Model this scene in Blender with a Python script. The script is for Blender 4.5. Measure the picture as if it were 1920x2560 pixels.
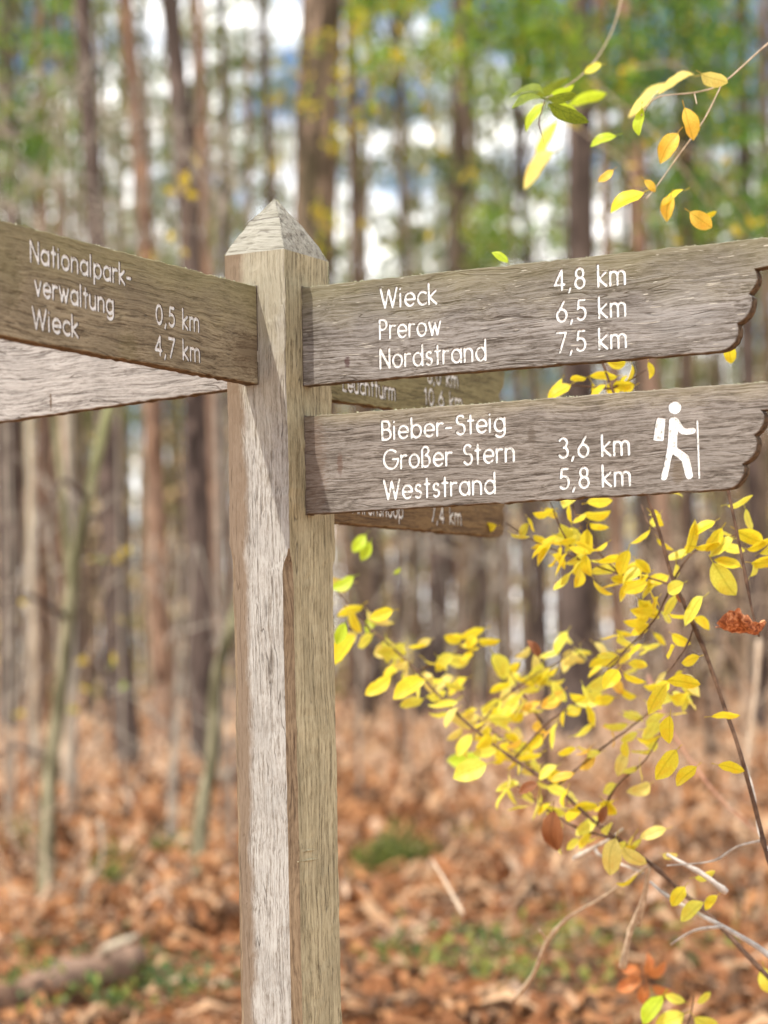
import bpy, bmesh, math, random
import numpy as np
from mathutils import Vector, Matrix, Euler

R = math.radians
for o in list(bpy.data.objects):
    bpy.data.objects.remove(o)
S = bpy.context.scene
col = S.collection

# ------------------------------------------------------------------ camera, light, exposure
PITCH, ROLL, FPX = 3.8, 1.25, 5900.0
CAM = Vector((0, 0, 1.5))
_th, _r = R(PITCH), R(ROLL)
FW = Vector((0, math.cos(_th), math.sin(_th)))
R0 = Vector((1, 0, 0)); U0 = Vector((0, -math.sin(_th), math.cos(_th)))
UP = U0 * math.cos(_r) + R0 * math.sin(_r)
RT = R0 * math.cos(_r) - U0 * math.sin(_r)
cd = bpy.data.cameras.new('camera')
cam = bpy.data.objects.new('camera', cd); col.objects.link(cam)
m = Matrix.Identity(4)
for i in range(3):
    m[i][0] = RT[i]; m[i][1] = UP[i]; m[i][2] = -FW[i]; m[i][3] = CAM[i]
cam.matrix_world = m
cd.sensor_fit = 'HORIZONTAL'; cd.sensor_width = 36
cd.lens = FPX / 1920 * 36
cd.clip_start = 0.1; cd.clip_end = 2000
cd.dof.use_dof = True; cd.dof.focus_distance = 3.62
cd.dof.aperture_fstop = 4.0; cd.dof.aperture_ratio = 1.12
S.camera = cam

SUN = Vector((-math.sin(R(48)), -math.cos(R(48)), 0)) * math.cos(R(52)) + Vector((0, 0, math.sin(R(52))))
w = bpy.data.worlds.new('World'); S.world = w; w.use_nodes = True
nt = w.node_tree; nt.nodes.clear()
sky = nt.nodes.new('ShaderNodeTexSky'); sky.sky_type = 'NISHITA'; sky.sun_disc = False
sky.sun_elevation = R(52); sky.sun_rotation = math.atan2(SUN.x, SUN.y) % (2 * math.pi)
sky.altitude = 0; sky.air_density = 1; sky.dust_density = 1.5; sky.ozone_density = 1
tc = nt.nodes.new('ShaderNodeTexCoord')
mp = nt.nodes.new('ShaderNodeMapping'); mp.inputs['Scale'].default_value = (6, 6, 14)
nz = nt.nodes.new('ShaderNodeTexNoise'); nz.inputs['Scale'].default_value = 1.0; nz.inputs['Detail'].default_value = 5
rp = nt.nodes.new('ShaderNodeValToRGB')
rp.color_ramp.elements[0].position = 0.45; rp.color_ramp.elements[1].position = 0.53
mx = nt.nodes.new('ShaderNodeMix'); mx.data_type = 'RGBA'
mx.inputs['B'].default_value = (66.0, 65, 63, 1)
bg = nt.nodes.new('ShaderNodeBackground'); bg.inputs['Strength'].default_value = 0.041
wo = nt.nodes.new('ShaderNodeOutputWorld')
L = nt.links
L.new(tc.outputs['Generated'], mp.inputs['Vector']); L.new(mp.outputs['Vector'], nz.inputs['Vector'])
L.new(nz.outputs['Fac'], rp.inputs['Fac']); L.new(rp.outputs['Color'], mx.inputs['Factor'])
sg = nt.nodes.new('ShaderNodeMix'); sg.data_type = 'RGBA'; sg.blend_type = 'MULTIPLY'; sg.inputs['Factor'].default_value = 1.0
sg.inputs['B'].default_value = (2.6, 3.0, 3.4, 1)                     # the photograph's light, clear blue
L.new(sky.outputs['Color'], sg.inputs['A']); L.new(sg.outputs['Result'], mx.inputs['A']); L.new(mx.outputs['Result'], bg.inputs['Color'])
L.new(bg.outputs['Background'], wo.inputs['Surface'])

sd = bpy.data.lights.new('sun', 'SUN'); sd.energy = 5.0; sd.angle = R(0.7); sd.color = (1.0, 0.945, 0.84)
so = bpy.data.objects.new('sun', sd); col.objects.link(so)
so.rotation_euler = (-SUN).to_track_quat('-Z', 'Y').to_euler(); so.location = (-5, -5, 8)

S.view_settings.view_transform = 'Standard'; S.view_settings.look = 'None'
S.view_settings.exposure = 0.08; S.view_settings.gamma = 1.0
S.view_settings.use_curve_mapping = False
S.render.engine = 'CYCLES'
S.cycles.use_denoising = True
S.cycles.max_bounces = 7; S.cycles.diffuse_bounces = 3; S.cycles.transmission_bounces = 4
S.cycles.transparent_max_bounces = 6
S.cycles.sample_clamp_indirect = 4.0

# ------------------------------------------------------------------ helpers
def ray(x, y):                       # direction through a photo pixel (1920x2560)
    return FW + RT * ((x - 960) / FPX) - UP * ((y - 1280) / FPX)
def at(x, y, D):                     # the point of that ray at depth D (world y)
    d = ray(x, y); return CAM + d * (D / d.y)
K = 1920 / 1659.0
def dat(x, y, D):                    # same, in the 1659-wide preview's pixels
    return at(x * K, y * K, D)
def on_plane(x, y, O, n):
    d = ray(x, y); t = (O - CAM).dot(n) / d.dot(n); return CAM + d * t

def tag(o, label=None, cat=None, group=None, kind=None):
    if label: o['label'] = label
    if cat: o['category'] = cat
    if group: o['group'] = group
    if kind: o['kind'] = kind
    return o
def empty(name, loc=(0, 0, 0), rz=0):
    o = bpy.data.objects.new(name, None); col.objects.link(o)
    o.location = loc; o.rotation_euler = (0, 0, rz); o.empty_display_size = 0.1
    return o
def link(name, me, parent=None, mats=None):
    o = bpy.data.objects.new(name, me); col.objects.link(o)
    if parent is not None: o.parent = parent
    if mats and not me.materials:
        for k in mats: me.materials.append(k)
    return o
def mesh(name, V, F, smooth=True, midx=None):
    me = bpy.data.meshes.new(name)
    me.from_pydata([tuple(v) for v in V], [], [tuple(int(i) for i in f) for f in F])
    if smooth: me.polygons.foreach_set('use_smooth', [True] * len(me.polygons))
    if midx is not None: me.polygons.foreach_set('material_index', [int(i) for i in midx])
    me.update(); return me
def fast_mesh(name, V, T, midx=None, smooth=False):      # V (n,3), T (m,3) triangles
    me = bpy.data.meshes.new(name)
    V = np.asarray(V, dtype=np.float32); T = np.asarray(T, dtype=np.int32)
    me.vertices.add(len(V)); me.vertices.foreach_set('co', V.ravel())
    me.loops.add(T.size); me.loops.foreach_set('vertex_index', T.ravel())
    me.polygons.add(len(T)); me.polygons.foreach_set('loop_start', np.arange(0, T.size, 3, dtype=np.int32))
    if midx is not None: me.polygons.foreach_set('material_index', np.asarray(midx, dtype=np.int32))
    if smooth: me.polygons.foreach_set('use_smooth', np.ones(len(T), dtype=bool))
    me.update(calc_edges=True); me.validate(); return me

def tube(pts, radii, sides=8, jit=0.0, rng=None, cap=True):
    P = [Vector(p) for p in pts]; n = len(P); V = []; F = []
    prev = None
    for i in range(n):
        t = (P[min(i + 1, n - 1)] - P[max(i - 1, 0)]).normalized()
        if prev is None:
            a = t.cross(Vector((0.31, 0.95, 0.1))).normalized()
        else:
            a = (prev - t * prev.dot(t)).normalized()
        prev = a; b = t.cross(a)
        for k in range(sides):
            q = 2 * math.pi * k / sides
            r = radii[i] * (1 + (rng.uniform(-jit, jit) if rng else 0))
            V.append(P[i] + (a * math.cos(q) + b * math.sin(q)) * r)
    for i in range(n - 1):
        for k in range(sides):
            k2 = (k + 1) % sides
            F.append((i * sides + k, i * sides + k2, (i + 1) * sides + k2, (i + 1) * sides + k))
    if cap:
        F.append(tuple(reversed(range(sides)))); F.append(tuple(range((n - 1) * sides, n * sides)))
    return V, F
def smooth_path(pts, per=5):
    P = [Vector(p) for p in pts]; out = []
    for i in range(len(P) - 1):
        p0 = P[max(i - 1, 0)]; p1 = P[i]; p2 = P[i + 1]; p3 = P[min(i + 2, len(P) - 1)]
        for k in range(per):
            t = k / per
            out.append(0.5 * ((2 * p1) + (p2 - p0) * t + (2 * p0 - 5 * p1 + 4 * p2 - p3) * t * t + (3 * p1 - p0 - 3 * p2 + p3) * t ** 3))
    out.append(P[-1]); return out
def merge(parts):
    V = []; F = []
    for v, f in parts:
        k = len(V); V += list(v); F += [tuple(i + k for i in q) for q in f]
    return V, F

# ------------------------------------------------------------------ materials
class NT:
    def __init__(s, name):
        s.m = bpy.data.materials.new(name); s.m.use_nodes = True; s.t = s.m.node_tree; s.t.nodes.clear()
    def n(s, typ, **kw):
        q = s.t.nodes.new(typ)
        for k, v in kw.items(): setattr(q, k, v)
        return q
    def l(s, a, b): s.t.links.new(a, b)
    def coord(s, kind='Object', scale=(1, 1, 1), loc=(0, 0, 0)):
        c = s.n('ShaderNodeTexCoord'); mp = s.n('ShaderNodeMapping')
        mp.inputs['Scale'].default_value = scale; mp.inputs['Location'].default_value = loc
        s.l(c.outputs[kind], mp.inputs['Vector']); return mp.outputs['Vector']
    def noise(s, vec, scale=1, detail=4, rough=0.6, dist=0.0):
        q = s.n('ShaderNodeTexNoise'); q.inputs['Scale'].default_value = scale
        q.inputs['Detail'].default_value = detail; q.inputs['Roughness'].default_value = rough
        q.inputs['Distortion'].default_value = dist
        s.l(vec, q.inputs['Vector']); return q.outputs['Fac']
    def ramp(s, fac, stops):
        q = s.n('ShaderNodeValToRGB'); e = q.color_ramp.elements
        while len(e) < len(stops): e.new(0.5)
        for k, (p, c) in enumerate(stops):
            e[k].position = p
            e[k].color = (c, c, c, 1) if isinstance(c, (int, float)) else (*c, 1)
        s.l(fac, q.inputs['Fac']); return q.outputs['Color']
    def mix(s, fac, a, b, mode='MIX'):
        q = s.n('ShaderNodeMix'); q.data_type = 'RGBA'; q.blend_type = mode
        for key, v in (('Factor', fac), ('A', a), ('B', b)):
            if isinstance(v, (int, float)):
                q.inputs[key].default_value = v if key == 'Factor' else (v, v, v, 1)
            elif isinstance(v, tuple): q.inputs[key].default_value = (*v, 1)
            else: s.l(v, q.inputs[key])
        return q.outputs['Result']
    def math(s, op, a, b=0.0, clamp=False):
        q = s.n('ShaderNodeMath'); q.operation = op; q.use_clamp = clamp
        for i, v in enumerate((a, b)):
            if isinstance(v, (int, float)): q.inputs[i].default_value = v
            else: s.l(v, q.inputs[i])
        return q.outputs[0]
    def sep(s, vec):
        q = s.n('ShaderNodeSeparateXYZ'); s.l(vec, q.inputs[0]); return q.outputs
    def out(s, colour, rough=0.8, bump=None, bs=0.3, bd=0.002, spec=0.25, trans=0.0):
        b = s.n('ShaderNodeBsdfPrincipled'); o = s.n('ShaderNodeOutputMaterial')
        if isinstance(colour, tuple): b.inputs['Base Color'].default_value = (*colour, 1)
        else: s.l(colour, b.inputs['Base Color'])
        b.inputs['Roughness'].default_value = rough
        b.inputs['Specular IOR Level'].default_value = spec
        if bump is not None:
            q = s.n('ShaderNodeBump'); q.inputs['Strength'].default_value = bs; q.inputs['Distance'].default_value = bd
            s.l(bump, q.inputs['Height']); s.l(q.outputs['Normal'], b.inputs['Normal'])
        if trans > 0:
            t = s.n('ShaderNodeBsdfTranslucent'); mxx = s.n('ShaderNodeMixShader'); mxx.inputs[0].default_value = trans
            if isinstance(colour, tuple): t.inputs['Color'].default_value = (*colour, 1)
            else: s.l(colour, t.inputs['Color'])
            s.l(b.outputs[0], mxx.inputs[1]); s.l(t.outputs[0], mxx.inputs[2]); s.l(mxx.outputs[0], o.inputs['Surface'])
        else: s.l(b.outputs[0], o.inputs['Surface'])
        return s.m

def wood(name, axis, light, mid, dark, top=None, topz=(0, 1), stain_shade=None, seed=0.0, crack=0.5, flecks=0.0, strip=None, blotch=0.35, gs=1.0):
    """weathered oak; axis = grain direction in object space ('x' or 'z')"""
    t = NT(name)
    def st(along, across):
        along *= gs; across *= gs
        return (along, across, across) if axis == 'x' else (across, across, along)
    off = (seed * 3.1, seed * 1.7, seed * 2.3)
    wob = t.coord('Object', st(5, 9), off)
    # slow wandering of the grain
    c = t.n('ShaderNodeTexCoord')
    wn = t.n('ShaderNodeTexNoise'); wn.inputs['Scale'].default_value = 1.0; wn.inputs['Detail'].default_value = 2
    t.l(wob, wn.inputs['Vector'])
    sub = t.n('ShaderNodeVectorMath'); sub.operation = 'SUBTRACT'; t.l(wn.outputs['Color'], sub.inputs[0]); sub.inputs[1].default_value = (.5, .5, .5)
    sc = t.n('ShaderNodeVectorMath'); sc.operation = 'SCALE'; t.l(sub.outputs[0], sc.inputs[0]); sc.inputs['Scale'].default_value = 0.035 / gs ** 1.5
    ad = t.n('ShaderNodeVectorMath'); ad.operation = 'ADD'; t.l(c.outputs['Object'], ad.inputs[0]); t.l(sc.outputs[0], ad.inputs[1])
    def mapped(along, across, k=0):
        q = t.n('ShaderNodeMapping'); q.inputs['Scale'].default_value = st(along, across)
        q.inputs['Location'].default_value = (off[0] + k, off[1] - k, off[2] + 2 * k)
        t.l(ad.outputs[0], q.inputs['Vector']); return q.outputs['Vector']
    g1 = t.noise(mapped(5, 150), 1, 6, 0.7)
    g2 = t.noise(mapped(22, 420, 3), 1, 3, 0.6)
    g3 = t.noise(mapped(60, 260, 5), 1, 4, 0.75)
    bl = t.noise(mapped(7, 13, 8), 1, 4, 0.6)
    g = t.math('ADD', t.math('MULTIPLY', g1, 0.5), t.math('ADD', t.math('MULTIPLY', g2, 0.25), t.math('MULTIPLY', g3, 0.25)))
    base = t.ramp(g, [(0.405, dark), (0.475, mid), (0.545, light)])
    blf = t.ramp(bl, [(0.36, 1.0), (0.62, 0.0)])
    base = t.mix(t.math('MULTIPLY', blf, blotch), base, tuple(x * 0.55 for x in mid))
    # drying cracks
    cr = t.noise(mapped(9, 230, 11), 1, 2, 0.5)
    crf = t.ramp(cr, [(0.30, 1.0), (0.345, 0.0)])
    base = t.mix(t.math('MULTIPLY', crf, crack), base, (0.045, 0.03, 0.022))
    # long growth-ring lines and drying splits that wander down the grain
    for k_, (al, ac, w0, kk) in enumerate(((1.3, 26, .006, .75), (2.2, 48, .010, .45))):
        rn = t.noise(mapped(al, ac, 23 + 7 * k_), 1, 2, .45)
        ln_ = t.ramp(t.math('ABSOLUTE', t.math('SUBTRACT', rn, .5)), [(w0 * .3, 1.0), (w0, 0.0)])
        msk = t.ramp(t.noise(mapped(5, 16, 31 + k_), 1, 2, .5), [(.46, 0.0), (.56, 1.0)])
        lf_ = t.math('MULTIPLY', ln_, msk)
        base = t.mix(t.math('MULTIPLY', lf_, kk), base, (0.04, 0.028, 0.02))
        if k_ == 0: split_ = lf_
    P = t.sep(c.outputs['Object'])
    if top:
        z = t.math('DIVIDE', t.math('SUBTRACT', P[2], topz[0]), topz[1] - topz[0])
        z = t.math('ADD', z, t.math('MULTIPLY', t.math('SUBTRACT', bl, 0.5), 1.5), True)
        base = t.mix(t.math('MULTIPLY', z, 0.75), base, t.mix(g, tuple(x * 0.45 for x in top), tuple(x * 1.55 for x in top)))
    if stain_shade:
        for (sx, sz, rx, rz, k, sc_) in stain_shade:
            dx = t.math('DIVIDE', t.math('SUBTRACT', P[0], sx), rx); dz = t.math('DIVIDE', t.math('SUBTRACT', P[2], sz), rz)
            d = t.math('ADD', t.math('MULTIPLY', dx, dx), t.math('MULTIPLY', dz, dz))
            d = t.math('ADD', d, t.math('MULTIPLY', t.math('SUBTRACT', g3, 0.5), 3.0))
            f = t.ramp(d, [(0.3, k), (1.3, 0.0)])
            base = t.mix(f, base, sc_)
    if strip:      # (axis index, from, to, colour): brown strip down one edge of the face
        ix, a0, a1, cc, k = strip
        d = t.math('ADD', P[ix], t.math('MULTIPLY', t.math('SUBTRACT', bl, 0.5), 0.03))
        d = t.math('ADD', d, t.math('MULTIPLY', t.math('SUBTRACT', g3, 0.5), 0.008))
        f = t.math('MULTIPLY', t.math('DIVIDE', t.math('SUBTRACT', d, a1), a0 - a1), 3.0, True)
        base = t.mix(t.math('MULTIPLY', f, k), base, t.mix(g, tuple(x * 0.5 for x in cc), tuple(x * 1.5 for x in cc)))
    if flecks > 0:
        fl = t.noise(mapped(16, 520, 17), 1, 0, 0.5)
        ff = t.ramp(fl, [(0.77, 0.0), (0.80, 1.0)])
        base = t.mix(t.math('MULTIPLY', ff, flecks), base, (0.72, 0.68, 0.58))
    h = t.math('SUBTRACT', t.math('ADD', t.math('MULTIPLY', g2, 0.6), g1), t.math('MULTIPLY', crf, 0.8))
    h = t.math('SUBTRACT', t.math('ADD', h, t.math('MULTIPLY', g3, 0.5)), t.math('MULTIPLY', split_, 0.8))
    return t.out(base, 0.86, h, 0.8, 0.0018, 0.2)

def bark(name, a, b, c, seed=0.0, moss=None, sc=1.0):
    t = NT(name)
    v = t.coord('Object', (9 * sc, 9 * sc, 2.2 * sc), (seed, seed * 2, seed))
    n1 = t.noise(v, 1, 4, 0.6, 0.6)
    vv = t.coord('Object', (0.9, 0.9, 0.35), (seed * 3, seed, seed))
    n2 = t.noise(vv, 1, 2, 0.5)
    base = t.ramp(n1, [(0.36, a), (0.5, b), (0.64, c)])
    base = t.mix(t.ramp(n2, [(0.45, 0.0), (0.62, 0.6)]), base, tuple(x * 1.25 for x in (moss or b)))
    return t.out(base, 0.9, n1, 0.8, 0.02, 0.15)
def leafmat(name, c, var=0.25, trans=0.4, rough=0.5, sc=30.0, vein=True, spots=0.0, second=None):
    t = NT(name)
    v = t.coord('Object', (sc, sc, sc))
    n1 = t.noise(v, 1, 3, 0.6)
    base = t.mix(t.ramp(n1, [(0.35, 0.0), (0.65, 1.0)]), tuple(x * (1 - var) for x in c), second or tuple(min(1, x * (1 + var * 0.5)) for x in c))
    if vein and second:
        c_ = t.coord('Object', (1, 1, 1)); p_ = t.sep(c_)
        ay_ = t.math('ABSOLUTE', p_[1])
        mid_ = t.ramp(ay_, [(0.008, 1.0), (0.03, 0.0)])
        sv_ = t.math('ABSOLUTE', t.math('SINE', t.math('MULTIPLY', t.math('SUBTRACT', p_[0], t.math('MULTIPLY', ay_, 0.9)), 26.0)))
        sf_ = t.ramp(sv_, [(0.05, 1.0), (0.22, 0.0)])
        base = t.mix(t.math('MULTIPLY', sf_, 0.22), base, tuple(x * .5 for x in c)); base = t.mix(t.math('MULTIPLY', mid_, 0.45), base, tuple(x * .45 for x in c))
        blot = t.noise(t.coord('Object', (2.2, 2.2, 2.2), (7, 2, 5)), 1, 3, .6)
        base = t.mix(t.ramp(blot, [(0.5, 0.0), (0.68, 0.45)]), base, (c[0] * .95, c[1] * .68, c[2] * .6))
    if spots:
        n2 = t.noise(t.coord('Object', (sc * 4,) * 3, (4, 3, 1)), 1, 2, 0.6)
        base = t.mix(t.ramp(n2, [(0.66, 0.0), (0.72, spots)]), base, (0.12, 0.05, 0.015))
    return t.out(base, rough, None, spec=0.35, trans=trans)
def plain(name, a, b, sc=5.0, rough=0.9, trans=0.0, kind='Object'):
    t = NT(name)
    n1 = t.noise(t.coord(kind, (sc,) * 3), 1, 3, 0.6)
    return t.out(t.ramp(n1, [(0.35, a), (0.65, b)]), rough, n1, 0.3, 0.005, 0.15, trans)

# ------------------------------------------------------------------ ground
rnd = random.Random(11)
def ground_z(x, y):
    return 0.10 * math.sin(x * 0.5 + 1.3) * math.sin(y * 0.23 + 0.4) + 0.05 * math.sin(x * 1.7 + y * 0.9)
t = NT('forest_floor')
gv = t.coord('Object', (1, 1, 1))
n1 = t.noise(gv, 0.6, 5, 0.6); n2 = t.noise(gv, 6, 5, 0.7); n3 = t.noise(gv, 0.35, 3, 0.5)
c0 = t.ramp(n2, [(0.32, (0.10, 0.045, 0.022)), (0.48, (0.34, 0.17, 0.085)), (0.66, (0.62, 0.40, 0.25))])
c0 = t.mix(t.ramp(n1, [(0.52, 0.0), (0.62, 0.65)]), c0, t.ramp(n2, [(0.35, (0.05, 0.06, 0.015)), (0.65, (0.24, 0.27, 0.07))]))
M_ground = t.out(c0, 0.95, n2, 0.8, 0.05, 0.1)
ys = [-30, -10, 0, 3, 6] + [8 + 0.75 * i for i in range(80)] + [72, 80, 95, 120, 160, 220, 320, 500, 900]
xs = [-600, -250, -100, -50, -28] + [-20 + 0.8 * i for i in range(51)] + [28, 50, 100, 250, 600]
V = [(x, y, ground_z(x, y) if abs(x) < 25 and 2 < y < 75 else -0.02) for y in ys for x in xs]
nx = len(xs)
F = [(j * nx + i, j * nx + i + 1, (j + 1) * nx + i + 1, (j + 1) * nx + i) for j in range(len(ys) - 1) for i in range(nx - 1)]
gr = link('ground', mesh('ground', V, F), None, [M_ground]); tag(gr, kind='structure')

# ------------------------------------------------------------------ signpost
ANG = R(28.0)
A = Vector((math.cos(ANG), -math.sin(ANG), 0))          # the way the two big boards point
B = Vector((math.sin(ANG), math.cos(ANG), 0))           # square to it, away from the viewer
POST0 = at(714, 900, 3.70); POST0.z = 0                 # front edge of the post
def frame_matrix(O, u, v):
    m = Matrix.Identity(4)
    for i in range(3):
        m[i][0] = u[i]; m[i][1] = v[i]; m[i][2] = (0, 0, 1)[i]; m[i][3] = O[i]
    return m
sign = empty('signpost', POST0)
sign.rotation_euler = (0, 0, -ANG)
tag(sign, 'weathered oak signpost with pointed top and five routed destination boards', 'signpost')
MS = frame_matrix(POST0, A, B); MSI = MS.inverted()

def zpx(x, y, P=POST0):                                 # height of a pixel on the vertical through P
    d = ray(x, y); k = (P.y - CAM.y) / d.y; return (CAM + d * k).z
S1, S2 = 0.110, 0.143
ZS = zpx(706, 622)                                      # shoulder
ZA = zpx(668, 497, POST0 + A * (-S1 / 2) + B * (S2 / 2))
ZC = zpx(720, 1385)                                     # where the chamfers stop
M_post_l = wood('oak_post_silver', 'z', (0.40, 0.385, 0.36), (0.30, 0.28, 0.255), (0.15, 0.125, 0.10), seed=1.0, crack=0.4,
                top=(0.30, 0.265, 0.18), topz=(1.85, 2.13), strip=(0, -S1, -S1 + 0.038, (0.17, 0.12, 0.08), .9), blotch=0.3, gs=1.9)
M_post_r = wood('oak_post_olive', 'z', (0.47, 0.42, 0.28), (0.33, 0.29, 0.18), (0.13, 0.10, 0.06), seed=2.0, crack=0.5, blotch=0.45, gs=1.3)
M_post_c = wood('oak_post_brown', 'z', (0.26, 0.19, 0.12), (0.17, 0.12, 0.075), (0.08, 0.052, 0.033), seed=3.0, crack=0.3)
M_cap = wood('oak_end_grain', 'x', (0.33, 0.315, 0.27), (0.26, 0.245, 0.20), (0.11, 0.10, 0.078), seed=4.0, crack=0.55, blotch=0.3, gs=0.7)
def post_mesh():
    rg = random.Random(5); V = []; F = []; mi = []
    zs = []; z = 0.0
    while z < ZS - 0.004:
        zs.append(z); z += 0.012 if z > 0.85 else 0.1
    zs.append(ZS)
    N = 8                                              # points per side of the section
    jr = 0.0; jf = 0.0; jl = 0.0; rings = []
    for z in zs:
        c = 0.0125 * min(1, max(0.0, (ZC - z) / 0.022)) ** 0.5
        cl = 0.011 * min(1, max(0.0, (ZC + 0.015 - z) / 0.03)) ** 0.5
        c = max(c, 0.0016); cl = max(cl, 0.0014); cr = max(0.006 * min(1, max(0, (ZC - z) / 0.01)), 0.002)
        jr = 0.75 * jr + rg.gauss(0, 0.00075); jl = 0.7 * jl + rg.gauss(0, 0.0005); jf = 0.8 * jf + rg.gauss(0, 0.0003)
        wl = 0.0 if z > ZC else 0.0
        x0 = -S1 - jl; y1 = S2 + jr + (0.004 if z > ZC - 0.01 else 0.0)
        k = 1.0
        corners = [(x0, cl), (x0 + cl, 0), (-c, 0 + jf), (0 + jf, c), (0, y1 - cr), (-cr, y1), (x0 + cr, y1), (x0, y1 - cr)]
        ring = []
        for i in range(8):
            a = corners[i]; b = corners[(i + 1) % 8]
            n = 6 if i in (1, 3, 5, 7) else 1
            for q in range(n):
                s = q / n
                px = a[0] + (b[0] - a[0]) * s; py = a[1] + (b[1] - a[1]) * s
                if q: px += rg.gauss(0, 0.00025); py += rg.gauss(0, 0.00025)
                ring.append(((px, py, z), i))
        rings.append(ring)
    n = len(rings[0])
    for ring in rings: V += [p for p, _ in ring]
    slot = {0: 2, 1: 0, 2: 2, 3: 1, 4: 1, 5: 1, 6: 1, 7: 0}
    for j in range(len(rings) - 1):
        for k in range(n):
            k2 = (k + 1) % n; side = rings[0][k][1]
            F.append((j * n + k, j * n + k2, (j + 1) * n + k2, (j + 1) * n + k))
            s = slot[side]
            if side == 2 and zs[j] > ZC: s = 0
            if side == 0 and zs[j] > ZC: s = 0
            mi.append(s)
    # pointed top, ring by ring, a little rounded and chipped
    last = (len(rings) - 1) * n; top = rings[-1]
    ax, ay = -S1 * 0.5 - 0.001, S2 * 0.5
    M = 9; prev = last
    for q in range(1, M + 1):
        s = q / M
        if q == M: s = 0.965
        base = len(V)
        for k in range(n):
            (px, py, pz), side = top[k]
            e = s
            bulge = 0.006 * math.sin(math.pi * s)
            dx, dy = px - ax, py - ay
            L_ = math.hypot(dx, dy)
            V.append((ax + dx * (1 - e) + dx / L_ * bulge + rg.gauss(0, 0.0006), ay + dy * (1 - e) + dy / L_ * bulge + rg.gauss(0, 0.0006),
                      ZS + (ZA - ZS) * s + rg.gauss(0, 0.0009)))
        for k in range(n):
            k2 = (k + 1) % n
            F.append((prev + k, prev + k2, base + k2, base + k)); mi.append(3)
        prev = base
    V.append((ax - 0.002, ay, ZA)); F += [(prev + k, prev + (k + 1) % n, len(V) - 1) for k in range(n)]; mi += [3] * n
    F.append(tuple(reversed(range(n)))); mi.append(0)
    return mesh('post', V, F, False, mi)
post = link('post', post_mesh(), sign, [M_post_l, M_post_r, M_post_c, M_cap])

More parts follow.
